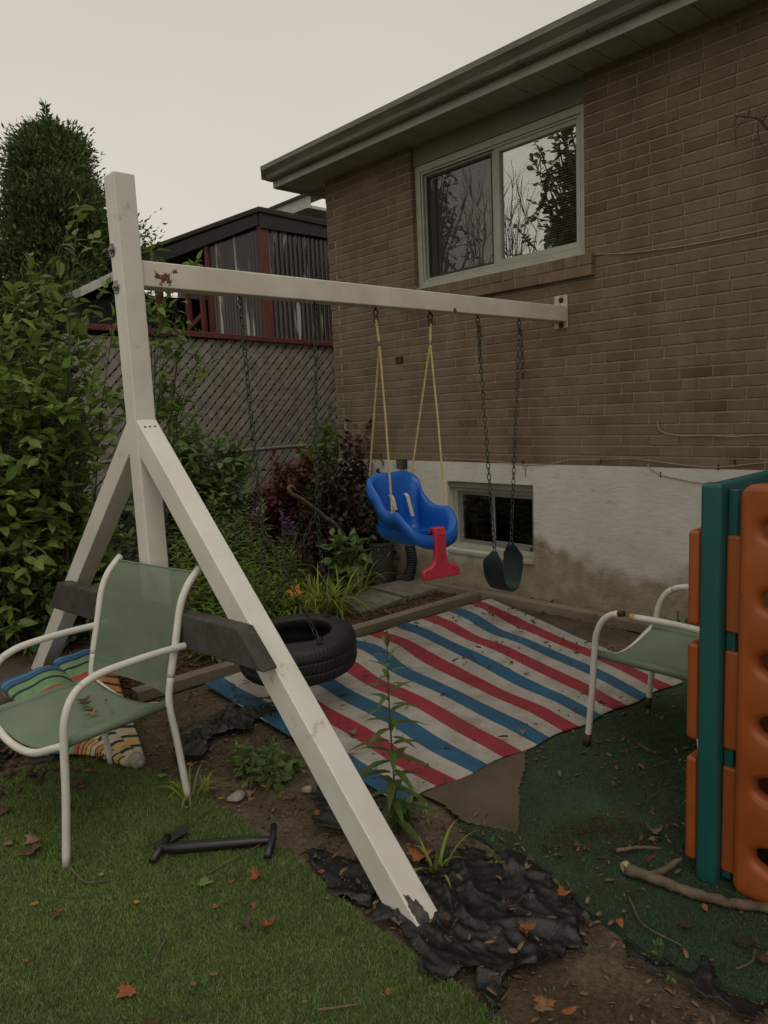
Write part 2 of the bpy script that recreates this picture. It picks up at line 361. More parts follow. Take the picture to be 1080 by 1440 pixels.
def inside(P, poly):
    P = np.asarray(P); x, y = P[:, 0], P[:, 1]; c = np.zeros(len(P), bool); n = len(poly)
    for i in range(n):
        (x0, y0), (x1, y1) = poly[i][:2], poly[i - 1][:2]
        if y0 == y1: continue
        c ^= ((y0 > y) != (y1 > y)) & (x < (x1 - x0) * (y - y0) / (y1 - y0) + x0)
    return c
def vnoise(x, y, s, seed=0):
    """cheap smooth value noise for relief"""
    x = np.asarray(x) * s + seed * 17.3; y = np.asarray(y) * s + seed * 9.1; xi, yi = np.floor(x), np.floor(y); fx, fy = x - xi, y - yi
    h = lambda a, b: np.modf(np.abs(np.sin(a * 127.1 + b * 311.7 + seed) * 43758.5453))[0]
    fx = fx * fx * (3 - 2 * fx); fy = fy * fy * (3 - 2 * fy)
    return (h(xi, yi) * (1 - fx) + h(xi + 1, yi) * fx) * (1 - fy) + (h(xi, yi + 1) * (1 - fx) + h(xi + 1, yi + 1) * fx) * fy

# ================================================================== SETTING
# ---- ground
def soil_mat():
    m, t, b = newmat('soil')
    n = noise(t, 3, 8, .65); n2 = noise(t, 55, 6, .7); n3 = noise(t, 0.8, 4)
    r = ramp(t, [(.3, (.12, .095, .070)), (.55, (.215, .172, .130)), (.75, (.31, .255, .195))]); t.links.new(n.outputs['Fac'], r.inputs[0])
    r2 = ramp(t, [(.35, (.35, .33, .3)), (.7, (1.15, 1.1, 1.0))]); t.links.new(n2.outputs['Fac'], r2.inputs[0])
    c = mixc(t, .75, r.outputs[0], r2.outputs[0], 'MULTIPLY'); r3 = ramp(t, [(.4, (1, 1, 1)), (.65, (.62, .6, .5))]); t.links.new(n3.outputs['Fac'], r3.inputs[0])
    c = mixc(t, 1, c, r3.outputs[0], 'MULTIPLY'); t.links.new(c, b.inputs['Base Color']); b.inputs['Roughness'].default_value = .95; b.inputs['Specular IOR Level'].default_value = .2
    ad = N(t, 'Math', operation='ADD'); t.links.new(n2.outputs['Fac'], ad.inputs[0]); t.links.new(noise(t, 160, 4).outputs['Fac'], ad.inputs[1]); bump(t, b, ad.outputs[0], .8, .012); return m
M['soil'] = soil_mat()
def soil_z(x, y): return -.022 + .020 * (vnoise(x, y, 2.2, 1) - .3) + .012 * (vnoise(x, y, 7, 2) - .5) + .006 * (vnoise(x, y, 26, 3) - .5)
gx = np.concatenate([[-150, -60, -25, -10, -5], np.arange(-2.5, 5.0, .04), [6, 8, 11, 16, 30, 80, 150]])
gy = np.concatenate([[-150, -60, -25, -10, -5, -2], np.arange(-.4, 6.4, .04), [7, 8, 10, 13, 20, 40, 90, 150]])
XX, YY = np.meshgrid(gx, gy); ZZ = soil_z(XX, YY); ny, nx = XX.shape
idx = np.arange(nx * ny).reshape(ny, nx); FF = np.stack([idx[:-1, :-1], idx[:-1, 1:], idx[1:, 1:], idx[1:, :-1]], -1).reshape(-1, 4)
tag(np_mesh('ground', np.stack([XX, YY, ZZ], -1).reshape(-1, 3), [FF], M['soil'], smooth=True), kind='structure')

# ---- artificial turf
TURF = [(-4, -2), (1.22, -2), (1.215, .98), (1.225, 1.19), (1.215, 1.47), (1.25, 1.86), (1.25, 2.25), (1.22, 2.7), (1.17, 2.95), (1.09, 3.15), (.86, 3.24), (.62, 3.28), (-.5, 3.35), (-4, 3.4)]
tm = mat('turf_backing', (.060, .100, .028), (.040, .068, .020), 25, .9, .5, 200)
mb = MB(); mb.prism([(x, y, -.02) for x, y in TURF], (0, 0, .026)); tag(mb.build('turf', tm, bevel=.004), kind='structure')
def grass_blades(name, poly, bx, n, h, wd, m, z0, seed, keep=None):
    r = np.random.default_rng(seed); P = np.stack([r.uniform(bx[0], bx[1], n), r.uniform(bx[2], bx[3], n)], 1); P = P[inside(P, poly)]
    if keep is not None: P = P[keep(P, r)]
    n = len(P); a = r.uniform(0, 2 * np.pi, n); lean = r.uniform(.1, 1.0, n); la = r.uniform(0, 2 * np.pi, n) ; H = h * r.uniform(.55, 1.15, n)
    cl = vnoise(P[:, 0], P[:, 1], 9, seed); la = la + .0 * cl
    B = np.column_stack([P, np.full(n, z0)]); sx = np.column_stack([np.cos(a), np.sin(a), np.zeros(n)]) * (wd / 2 * r.uniform(.7, 1.3, n))[:, None]
    tip = B + np.column_stack([np.cos(la) * lean * H, np.sin(la) * lean * H, H]); midp = B + np.column_stack([np.cos(la) * lean * H * .3, np.sin(la) * lean * H * .3, H * .6])
    V = np.stack([B - sx, B + sx, midp - sx * .8, midp + sx * .8, tip], 1).reshape(-1, 3); k = np.arange(n)[:, None] * 5
    F4 = k + np.array([[0, 1, 3, 2]]); F3 = k + np.array([[2, 3, 4]])
    tone = np.clip(r.normal(.45, .22, n) + (vnoise(P[:, 0], P[:, 1], 2.5, seed + 1) - .5) * .35 + (vnoise(P[:, 0], P[:, 1], 22, seed + 2) - .5) * .35, 0, 1)
    return np_mesh(name, V, [F4, F3], m, tone=np.repeat(tone, 5), smooth=True)
gm = leafmat('turf_blade', (.072, .128, .030), (.28, .36, .108), .2, .5, .3)
near = lambda P, r: r.random(len(P)) < np.clip((2.6 / np.maximum(np.hypot(P[:, 0], P[:, 1]), .5)) ** 1.6, .3, 1)
o = grass_blades('artificial_grass', TURF, (-.75, 1.26, .55, 3.4), 480000, .0135, .0024, gm, .004, 3, near); tag(o, 'fine green artificial grass pile', 'grass', kind='stuff')

# ================================================================== BRICK HOUSE
WXF = 4.387
house = thing('brick_house', 'brown brick house with white painted foundation, sliding windows and grey eave', 'house', (WXF, 2.5, 0))
HO = Vector((WXF, 2.5, 0))
class HB(MB):
    def build(s, *a, **k): s.v = [tuple(Vector(p) - HO) for p in s.v]; return super().build(*a, **k)
BZ0, PITCH, BL = 1.013, .0677, .2005
OPEN = (2.737, 4.308, 2.325, 3.60)
def brick_mat():
    m, t, b = newmat('brick')
    a = N(t, 'Attribute', attribute_name='tone'); r = ramp(t, [(0, (.160, .118, .077)), (.25, (.203, .152, .101)), (.7, (.232, .178, .122)), (1, (.262, .205, .144))]); t.links.new(a.outputs['Fac'], r.inputs[0])
    n = noise(t, 140, 5, .7); n2 = noise(t, 4, 5, .6); r2 = ramp(t, [(.3, (.72, .72, .72)), (.7, (1.2, 1.18, 1.15))]); t.links.new(n.outputs['Fac'], r2.inputs[0])
    c = mixc(t, 1, r.outputs[0], r2.outputs[0], 'MULTIPLY'); r3 = ramp(t, [(.35, (.8, .78, .76)), (.65, (1.08, 1.06, 1.02))]); t.links.new(n2.outputs['Fac'], r3.inputs[0])
    c = mixc(t, 1, c, r3.outputs[0], 'MULTIPLY'); n4 = noise(t, 3.2, 5, .6, stretch=(1, 1, .14)); r4 = ramp(t, [(.34, (.78, .76, .74)), (.52, (1, 1, 1)), (.70, (1.10, 1.08, 1.05))]); t.links.new(n4.outputs['Fac'], r4.inputs[0]); c = mixc(t, 1, c, r4.outputs[0], 'MULTIPLY'); t.links.new(c, b.inputs['Base Color']); b.inputs['Roughness'].default_value = .9; b.inputs['Specular IOR Level'].default_value = .25
    bump(t, b, n.outputs['Fac'], .55, .004); return m
M['brick'] = brick_mat()
def brick(mb, y0, y1, z0, z1, x=WXF, r=random, depth=.05, ch=.0035):
    x = x + r.uniform(-.0012, .0012); j = lambda: r.uniform(-.001, .001)
    a = [(y0 + j(), z0 + j()), (y1 + j(), z0 + j()), (y1 + j(), z1 + j()), (y0 + j(), z1 + j())]; cy, cz = (y0 + y1) / 2, (z0 + z1) / 2
    inn = [(x, p + math.copysign(ch, cy - p), q + math.copysign(ch, cz - q)) for p, q in a]; ou = [(x + ch, p, q) for p, q in a]; bk = [(x + depth, p, q) for p, q in a]
    mb.tone = min(1, max(0, r.gauss(.5, .15) if r.random() > .035 else r.uniform(0, .25)))
    mb.add(inn + ou + bk, [(0, 1, 2, 3)] + [(i, 4 + i, 4 + (i + 1) % 4, (i + 1) % 4) for i in range(4)] + [(4 + i, 8 + i, 8 + (i + 1) % 4, 4 + (i + 1) % 4) for i in range(4)])
r = random.Random(11); mb = HB(); mj = .0095
nrow = int((3.50 - BZ0) / PITCH) + 1
for k in range(nrow):
    z0 = BZ0 + k * PITCH + mj * .5; z1 = z0 + PITCH - mj; y = 5.40 - (0 if k % 2 else .1)
    if k % 2 == 0: brick(mb, 5.305, 5.40, z0, z1, r=r)
    y = (5.40 if k % 2 else 5.295) + r.uniform(-.018, .0)
    while y > -3:
        L = (BL if r.random() > .09 else BL / 2 - mj / 2) + r.uniform(-.005, .005)
        y0, y1 = y - L, y - (.0065 + r.uniform(-.0015, .0025) if y < 5.37 else 0)
        segs = [(y0, y1)]
        if z1 > OPEN[2] and z0 < OPEN[3]:
            segs = []
            if y1 > OPEN[1]: segs.append((max(y0, OPEN[1]), y1))
            if y0 < OPEN[0]: segs.append((y0, min(y1, OPEN[0])))
        for s0, s1 in segs:
            if s1 - s0 > .015: brick(mb, s0 + (mj if s0 > y0 - 1e-6 and s0 == y0 else 0) * 0, s1, z0, z1, r=r)
        y -= L
# jamb returns (far jamb seen from the camera) and sill
for k in range(nrow):
    z0 = BZ0 + k * PITCH + mj * .5; z1 = z0 + PITCH - mj
    if z0 > OPEN[2] + .05: mb.tone = r.uniform(.2, .5); mb.box((WXF + .004, OPEN[1] - .0035, z0), (WXF + .085, OPEN[1] + .05, z1)); mb.box((WXF + .004, OPEN[0] - .05, z0), (WXF + .085, OPEN[0] + .0035, z1))
y = 2.662
while y < 4.40:
    brick(mb, y, y + .094, 2.326, 2.394, WXF - .045, r, .12); y += .104
y = 2.662
while y < 4.40:
    brick(mb, y, min(y + .196, 4.41), 2.256, 2.3235, WXF - .043, r, .1); y += .206
mb.build('brick_courses', M['brick'], house, tone=True)
mb = HB(); mx0, mx1 = WXF + .0055, WXF + .30
mb.box((mx0, -3.1, BZ0 - .002), (mx1, OPEN[0], 3.56)); mb.box((mx0, OPEN[1], BZ0 - .002), (mx1, 5.397, 3.56))
mb.box((mx0, OPEN[0], BZ0 - .002), (mx1, OPEN[1], 2.33)); mb.box((WXF - .038, 2.666, 2.262), (mx0, 4.405, 2.388))
mb.build('wall', M['mortar'], house)
# foundation
def found_mat():
    m, t, b = newmat('painted_foundation')
    tcn = t.nodes.new('ShaderNodeTexCoord'); sp = N(t, 'SeparateXYZ'); t.links.new(tcn.outputs['Object'], sp.inputs[0])
    n1 = noise(t, 3.0, 6, .6); base = ramp(t, [(.3, (.57, .54, .49)), (.6, (.67, .64, .59))]); t.links.new(n1.outputs['Fac'], base.inputs[0])
    # dirty water stain rising from the ground with a ragged edge
    n2 = noise(t, 1.9, 5, .5); ad = N(t, 'Math', operation='MULTIPLY_ADD'); t.links.new(n2.outputs['Fac'], ad.inputs[0]); ad.inputs[1].default_value = -1.15; t.links.new(sp.outputs['Z'], ad.inputs[2])
    st = ramp(t, [(.0, (1, 1, 1)), (.16, (0, 0, 0))]); ad2 = N(t, 'Math', operation='ADD'); ad2.inputs[1].default_value = .33; t.links.new(ad.outputs[0], ad2.inputs[0]); t.links.new(ad2.outputs[0], st.inputs[0])
    n3 = noise(t, 9, 6, .65); sc = ramp(t, [(.35, (.27, .22, .145)), (.65, (.40, .34, .24))]); t.links.new(n3.outputs['Fac'], sc.inputs[0])
    c = mixc(t, st.outputs[0], base.outputs[0], sc.outputs[0])
    # grey scuffs, flaking paint
    n4 = noise(t, 5, 10, .75, stretch=(1, 1, 2.2)); r4 = ramp(t, [(.58, (0, 0, 0)), (.68, (.6, .6, .6))]); t.links.new(n4.outputs['Fac'], r4.inputs[0]); c = mixc(t, r4.outputs[0], c, (.21, .20, .185))
    vo = N(t, 'TexVoronoi', Scale=2.3, feature='DISTANCE_TO_EDGE'); wv = noise(t, 3, 5, .7); mxv = N(t, 'MixRGB'); mxv.inputs[0].default_value = .25
    t.links.new(tcn.outputs['Object'], mxv.inputs[1]); t.links.new(wv.outputs['Color'], mxv.inputs[2]); t.links.new(mxv.outputs[0], vo.inputs['Vector'])
    n5 = noise(t, 1.4, 3); cr = ramp(t, [(.0, (1, 1, 1)), (.007, (0, 0, 0))]); t.links.new(vo.outputs['Distance'], cr.inputs[0]); gate = ramp(t, [(.53, (0, 0, 0)), (.6, (.7, .7, .7))]); t.links.new(n5.outputs['Fac'], gate.inputs[0])
    cf = mixc(t, 1, cr.outputs[0], gate.outputs[0], 'MULTIPLY'); c = mixc(t, cf, c, (.10, .085, .065)); t.links.new(c, b.inputs['Base Color'])
    b.inputs['Roughness'].default_value = .85; b.inputs['Specular IOR Level'].default_value = .3
    h1 = noise(t, 16, 8, .7, stretch=(1, 1, 2.5)); h = N(t, 'Math', operation='SUBTRACT'); t.links.new(h1.outputs['Fac'], h.inputs[0]); t.links.new(cf, h.inputs[1]); bump(t, b, h.outputs[0], .38, .02); return m
M['found'] = found_mat()
BW = (3.175, 4.022, .305, .858)
fx = WXF - .006
mb = HB(); mb.box((fx, -3.1, -.3), (fx + .25, BW[0], BZ0)); mb.box((fx, BW[1], -.3), (fx + .25, 5.40, BZ0)); mb.box((fx, BW[0], -.3), (fx + .25, BW[1], BW[2])); mb.box((fx, BW[0], BW[3]), (fx + .25, BW[1], BZ0))
fo = mb.build('foundation', M['found'], house)
# eave: soffit, fascia, gutter
mb = HB(); y = 5.72
while y > -3:
    mb.box((4.085, y - .194, 3.506), (WXF + .06, y, 3.53)); y -= .2
mb.build('soffit', M['soffit'], house, bevel=.003)
mb = HB(); mb.box((4.062, -3, 3.478), (4.084, 5.735, 3.60)); mb.box((4.086, 5.722, 3.478), (4.75, 5.740, 3.60)); mb.build('fascia', M['soffit'], house, bevel=.004)
prof = [(4.060, 3.535), (4.005, 3.535), (3.990, 3.548), (3.982, 3.575), (3.958, 3.600), (3.944, 3.612), (3.944, 3.650), (3.960, 3.655), (3.960, 3.645), (3.953, 3.642), (3.953, 3.616), (3.992, 3.580), (3.998, 3.552), (4.060, 3.543)]
mb = HB(); mb.loft([[(x, 5.745, z) for x, z in prof], [(x, -3, z) for x, z in prof]]); mb.box((3.95, 5.742, 3.54), (4.058, 5.75, 3.648)); mb.build('gutter', M['gutter'], house)
mb = HB(); mb.hexa([(3.99, -3.0, 3.62), (3.99, 5.76, 3.62), (9.5, 5.76, 5.35), (9.5, -3, 5.35), (3.99, -3.0, 3.64), (3.99, 5.76, 3.64), (9.5, 5.76, 5.37), (9.5, -3, 5.37)]); mb.build('roof', M['roof'], house)
mb = HB(); mb.box((WXF + .3, 5.36, -.2), (9.5, 5.39, 3.6)); mb.box((WXF + .3, -3.1, -.2), (9.5, -3.07, 3.6)); mb.box((9.5, -3.1, -.2), (9.55, 5.39, 5.3)); mb.build('side_wall', M['mortar'], house)
def glass_mat(name, refl, tint, rough=.0, bumpy=.02):
    m, t, b = newmat(name); t.nodes.remove(b); g = N(t, 'BsdfGlossy', Roughness=rough); g.inputs['Color'].default_value = (.93, .93, .9, 1)
    tr = N(t, 'BsdfTransparent'); tr.inputs['Color'].default_value = (*tint, 1); ms = N(t, 'MixShader'); fr = N(t, 'Fresnel', IOR=1.5)
    ad = N(t, 'Math', operation='ADD'); ad.inputs[1].default_value = refl; t.links.new(fr.outputs[0], ad.inputs[0]); t.links.new(ad.outputs[0], ms.inputs[0])
    if bumpy: n = noise(t, 2.2, 2); bp = N(t, 'Bump', Strength=bumpy, Distance=.05); t.links.new(n.outputs['Fac'], bp.inputs['Height']); t.links.new(bp.outputs[0], g.inputs['Normal'])
    t.links.new(tr.outputs[0], ms.inputs[1]); t.links.new(g.outputs[0], ms.inputs[2]); t.links.new(ms.outputs[0], t.nodes['Material Output'].inputs['Surface']); return m
M['glass'] = glass_mat('window_glass', .33, (.93, .93, .91)); M['glassdark'] = glass_mat('screened_glass', .22, (.45, .43, .40)); M['glassbase'] = glass_mat('basement_glass', .02, (.5, .48, .45))
m, t, b = newmat('insect_screen'); b.inputs['Base Color'].default_value = (.13, .12, .11, 1); b.inputs['Roughness'].default_value = .7; tr = N(t, 'BsdfTransparent'); ms = N(t, 'MixShader'); ms.inputs[0].default_value = .22
t.links.new(tr.outputs[0], ms.inputs[1]); t.links.new(b.outputs[0], ms.inputs[2]); t.links.new(ms.outputs[0], t.nodes['Material Output'].inputs['Surface']); M['screen'] = m
def frame_rect(mb, x0, x1, y0, y1, z0, z1, w_, wb=None, wt_=None):
    wb = wb or w_; wt_ = wt_ or w_
    mb.box((x0, y0, z0), (x1, y0 + w_, z1)); mb.box((x0, y1 - w_, z0), (x1, y1, z1)); mb.box((x0, y0 + w_, z0), (x1, y1 - w_, z0 + wb)); mb.box((x0, y0 + w_, z1 - wt_), (x1, y1 - w_, z1))
win = HB(); frame_rect(win, 4.43, 4.53, 2.741, 4.304, 2.397, 3.352, .052, .062, .052)
wo = win.build('window', M['frame'], house, bevel=.004)
def sub(): return HB()
k = sub(); frame_rect(k, 4.452, 4.50, 2.7935, 3.522, 2.4595, 3.2995, .046); k.build('sash', M['frame'], wo, bevel=.004)
k = sub(); frame_rect(k, 4.468, 4.51, 3.5235, 4.2515, 2.4595, 3.2995, .030); k.build('sash', M['frame'], wo, bevel=.003)
k = sub(); frame_rect(k, 4.440, 4.4515, 2.80, 4.246, 2.462, 3.297, .014); k.build('trim_track', M['frame'], wo)
k = sub(); k.box((4.478, 2.84, 2.506), (4.481, 3.476, 3.253)); k.build('pane', M['glass'], wo)
k = sub(); k.box((4.492, 3.554, 2.49), (4.495, 4.221, 3.269)); k.build('pane', M['glassdark'], wo)
k = sub(); frame_rect(k, 4.474, 4.482, 3.5545, 4.2205, 2.4905, 3.2685, .016); k.box((4.475, 4.13, 2.5065), (4.482, 4.142, 3.2525)); k.build('screen_frame', M['darkmetal'], wo)
k = sub(); k.box((4.4835, 3.57, 2.506), (4.4842, 4.205, 3.253)); k.build('insect_screen', M['screen'], wo)
k = sub(); z = 2.52
while z < 3.25:
    k.hexa([(4.512, 2.842, z), (4.512, 3.474, z), (4.528, 3.474, z + .014), (4.528, 2.842, z + .014), (4.513, 2.842, z + .0012), (4.513, 3.474, z + .0012), (4.529, 3.474, z + .0152), (4.529, 2.842, z + .0152)]); z += .017
k.build('blind', M['blind'], wo)
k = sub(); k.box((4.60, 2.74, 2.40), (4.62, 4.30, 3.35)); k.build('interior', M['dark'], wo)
k = sub(); k.box((4.425, 2.739, 2.335), (4.52, 4.306, 2.3965)); k.box((4.400, 2.741, 2.392), (4.4295, 4.304, 2.415)); k.build('sill_board', M['frame'], wo, bevel=.004)
mb = HB(); mb.box((4.418, 2.739, 3.3525), (4.5, 4.306, 3.508)); mb.build('header_panel', M['header'], house)
# basement window
mb = HB(); frame_rect(mb, 4.455, 4.52, BW[0] + .001, BW[1] - .001, BW[2] + .001, BW[3] - .052, .042, .035, .034); bo = mb.build('basement_window', M['frame'], house, bevel=.003)
k = sub(); k.box((4.42, BW[0] + .001, BW[2] - .0), (4.4545, BW[1] - .001, BW[2] + .03)); k.box((4.36, BW[0] - .0, BW[2] - .035), (4.40, BW[1], BW[2] - .005)); k.build('sill', M['frame'], bo, bevel=.004)
k = sub(); k.box((4.40, BW[0] + .001, BW[3] - .05), (4.50, BW[1] - .001, BW[3] - .001)); k.build('lintel', M['header'], bo)
y0, y1, z0, z1 = BW[0] + .0435, BW[1] - .0435, BW[2] + .0365, BW[3] - .0865
ym = 3.62
k = sub(); frame_rect(k, 4.466, 4.482, y0, ym + .014, z0, z1, .030, .05); k.build('sash', M['alu'], bo, bevel=.002)
k = sub(); frame_rect(k, 4.484, 4.50, ym - .012, y1, z0, z1, .030, .03); k.build('sash', M['alu'], bo, bevel=.002)
k = sub(); k.box((4.474, y0 + .03, z0 + .05), (4.476, ym - .016, z1 - .03)); k.build('pane', M['glassbase'], bo)
k = sub(); k.box((4.490, ym + .018, z0 + .03), (4.492, y1 - .03, z1 - .03)); k.build('pane', M['glassbase'], bo)
for q in (((4.464, y0 + .03, z0 + .008), (4.4655, y0 + .055, z0 + .03)), ((4.482, y1 - .05, z1 - .12), (4.4835, y1 - .03, z1 - .09)), ((4.482, y1 - .05, z0 + .09), (4.4835, y1 - .03, z0 + .12))): k = sub(); k.box(*q); k.build('latch', M['darkmetal'], bo)
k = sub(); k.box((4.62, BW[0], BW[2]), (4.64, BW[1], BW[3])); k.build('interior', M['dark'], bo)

# fittings on the wall
def cable(label, pts, r_=.0035, clips=()):
    root = thing('cable', label, 'cable', pts[0]); b = Vector(pts[0]); k = MB(); k.tube([p - b for p in smooth_path(pts, 8)], r_, 6); k.build('wire', M['wire'], root)
    if clips:
        for p in clips: c = MB(); p = Vector(p) - b; c.box((p.x - .004, p.y - .004, p.z - .018), (p.x + .008, p.y + .004, p.z + .016)); c.build('clip', M['darkmetal'], root)
wx_ = WXF - .006
cable('thin pale cable running from the upper window sill to the right', [WX(*q, wx_) for q in [(837, 357.5), (880, 356), (940, 349), (1000, 339), (1080, 322), (1180, 296)]])
cable('short pale cable looping out of a hole in the brick', [WX(925, 590, WXF + .01)] + [WX(*q, wx_) for q in [(925, 597), (928, 605), (940, 610), (965, 613), (995, 612), (1030, 614), (1060, 612), (1130, 611), (1200, 612)]])
cable('long sagging pale cable along the bottom brick course', [WX(*q, wx_ - .004) for q in [(625, 645), (660, 646), (700, 649), (730, 653), (770, 653), (800, 647), (850, 646), (890, 645), (930, 650), (980, 656), (1010, 657), (1060, 652), (1130, 647)]], .003, [WX(845, 648, wx_), WX(1010, 657, wx_), WX(1033, 650, wx_), WX(735, 650, wx_)])
cable('pale cable drooping over the white foundation behind the climber', [WX(910, 654, wx_)] + [WX(*q, wx_ - .006) for q in [(916, 660), (930, 668), (955, 674), (990, 680), (1050, 688)]], .0035, [WX(929, 667, wx_)])
p = WX(563, 506, WXF); root = thing('metal_plate', 'small rusty metal plate fixed to the brick wall', 'plate', p)
k = MB(); k.box((-.012, -.035, -.027), (-.002, .04, .027)); k.box((-.008, .04, -.02), (-.003, .055, .022)); k.build('plate', mat('rust_plate', (.075, .030, .020), (.04, .018, .013), 30, .8, .4), root, bevel=.002)
k = MB(); k.lathe([(.008, -.013), (.008, -.0125), (.004, -.010)], (0, 0, 0), 'x', 10); k.build('bolt', M['darkmetal'], root)
p = WX(568, 652, WXF); root = thing('tap_box', 'small dark outdoor utility box at the foundation edge behind the blue swing', 'box', p)
k = MB(); k.box((-.05, -.05, -.04), (-.003, .05, .04)); k.build('body', M['darkmetal'], root, bevel=.008); k = MB()
for i in range(4): k.box((-.056, -.04, -.03 + i * .017), (-.0505, .04, -.022 + i * .017))
k.build('louvre', M['galv'], root)
p = WX(738, 660, WXF - .008); root = thing('dead_vine', 'tiny dead vine stub clinging to the white foundation', 'vine', p); k = MB()
for pts in ([(0, .03, .05), (0, .01, .02), (0, -.005, -.01), (-.004, -.01, -.055)], [(0, -.035, .04), (0, -.012, .01), (0, -.006, -.012)]): k.tube(pts, .0022, 5)
k.build('twig', M['stick'], root)

# ================================================================== SWING FRAME
sf = thing('swing_frame', 'white wooden A-frame swing set bolted to the brick wall', 'swing set', (1.32, 2.9, 0))
FO = Vector((1.32, 2.9, 0))
class SB(MB):
    def build(s, *a, **k): s.v = [tuple(Vector(p) - FO) for p in s.v]; return super().build(*a, **k)
PX0, PX1 = 1.280, 1.367
k = SB(); k.box((PX0, 2.852, .60), (PX1, 2.948, 2.408)); k.build('post', M['white'], sf, bevel=.006)
def leg(sgn, yt, yf, off, zt, name):
    k = SB()
    # parallelogram in the Y-Z plane: near (upper) edge and far (lower) edge
    A, B = (yt, zt), (yf, -.012); C, D = (yf + off, -.012), (yt, zt - abs(off) * (zt / abs(yt - yf)))
    P = [(PX0 + .001, *A), (PX0 + .001, *B), (PX0 + .001, *C), (PX0 + .001, *D)]
    k.prism(P, (PX1 - PX0 - .002, 0, 0)); return k.build(name, M['white'], sf, bevel=.005)
lg = leg(-1, 2.8515, 1.300, .155, 1.457, 'leg')
leg(1, 2.9485, 4.66, -.155, 1.448, 'leg')
def rust_at(m, p, rad_, sc=55):
    t = m.node_tree; b = t.nodes['Principled BSDF']; old = b.inputs['Base Color'].links[0].from_socket; tcn = t.nodes.new('ShaderNodeTexCoord'); d = N(t, 'VectorMath', operation='DISTANCE'); d.inputs[1].default_value = p
    t.links.new(tcn.outputs['Object'], d.inputs[0]); mr_ = N(t, 'MapRange'); mr_.inputs['From Min'].default_value = 0; mr_.inputs['From Max'].default_value = rad_; mr_.inputs['To Min'].default_value = .22; mr_.inputs['To Max'].default_value = -.28; t.links.new(d.outputs['Value'], mr_.inputs['Value'])
    n = noise(t, sc, 6, .65); ad = N(t, 'Math', operation='ADD'); t.links.new(n.outputs['Fac'], ad.inputs[0]); t.links.new(mr_.outputs[0], ad.inputs[1]); r_ = ramp(t, [(.52, (0, 0, 0)), (.58, (1, 1, 1))]); t.links.new(ad.outputs[0], r_.inputs[0])
    n2 = noise(t, 90, 4); r2 = ramp(t, [(.4, (.07, .028, .012)), (.62, (.26, .11, .03))]); t.links.new(n2.outputs['Fac'], r2.inputs[0]); t.links.new(mixc(t, r_.outputs[0], old, r2.outputs[0]), b.inputs['Base Color'])
for q, q_r in (((232, 394), .055), ((222, 388), .04), ((245, 382), .03), ((520, 434), .03), ((640, 437), .03)): rust_at(M['beam'], WY(*q, 2.872) - FO, q_r)
k = SB(); k.box((PX1 + .0005, 2.872, 1.986), (WXF - .010, 2.960, 2.088)); k.build('crossbeam', M['beam'], sf, bevel=.006)
k = SB(); k.box((WXF - .0095, 2.868, 1.945), (WXF - .002, 2.972, 2.165)); k.box((WXF - .06, 2.9605, 1.99), (WXF - .010, 2.966, 2.085)); br = k.build('wall_bracket', M['bracket'], sf, bevel=.003)
for z in (2.132, 1.966):
    k = SB(); k.lathe([(.019, -.016), (.019, -.0098)], (WXF, 2.915, z), 'x', 12); k.lathe([(.011, -.024), (.012, -.0162)], (WXF, 2.915, z), 'x', 6); k.build('bolt', M['rust'], sf)
for (px, py) in ((158, 352), (164, 404)):
    p = WX(px, py, PX0); k = SB(); k.lathe([(.026, -.004), (.027, -.0005)], p, 'x', 20); k.lathe([(.014, -.010), (.015, -.0042)], p, 'x', 6); k.lathe([(.0055, -.017), (.006, -.0112)], p, 'x', 8); k.build('bolt', M['zinc'], sf)
# screws at the leg top, on the sloping face
fy, fz = (1.300 - 2.8515), (-.012 - 1.457); fl = math.hypot(fy, fz); sn = Vector((0, fz / fl, -fy / fl)); sn = sn if sn.y < 0 else -sn
for i, (x, cm) in enumerate(((1.301, 'darkmetal'), (1.321, 'darkmetal'), (1.343, 'rust'))):
    c = Vector((x, 2.8515 + fy / fl * .045, 1.457 + fz / fl * .045)); k = SB(); u = Vector((1, 0, 0)); v = sn.cross(u); a = [c + (u * math.cos(q) + v * math.sin(q)) * .0048 + sn * .0012 for q in [i_ * .628 for i_ in range(10)]]
    k.prism(a, tuple(-sn * .003)); k.build('screw', M[cm], sf)
# peeled patch near the foot: bare wood under torn vinyl
k = SB(); sl_ = Vector((0, fy / fl, fz / fl)); r = random.Random(3); f0 = Vector((PX0, 1.300, -.012))
ring = []
for i in range(30):
    a = i / 30 * 2 * math.pi; rr = 1 + r.uniform(-.22, .22); u = .027 + math.cos(a) * .021 * rr - (.005 * math.sin(a)); v = .082 + math.sin(a) * .046 * rr + (.016 if i in (8, 9, 10) else 0)
    ring.append(f0 + Vector((1, 0, 0)) * max(.003, u) - sl_ * v + sn * .0008)
k.prism(ring, tuple(-sn * .0015)); k.build('bare_patch', mat('bare_wood', (.12, .105, .085), (.035, .03, .025), 60, .9, .8, 120, .004), sf)
# weathered tie board on the outside of both legs
a0, a1, b0, b1 = WX(333, 884, 1.215), WX(369, 947, 1.215), Vector((1.215, 3.80, .664)), Vector((1.215, 3.97, .505))
k = SB(); k.prism([a0, a1, b1, b0], (.0645, 0, 0)); k.build('tie_board', M['wood_dark'], sf, bevel=.008)

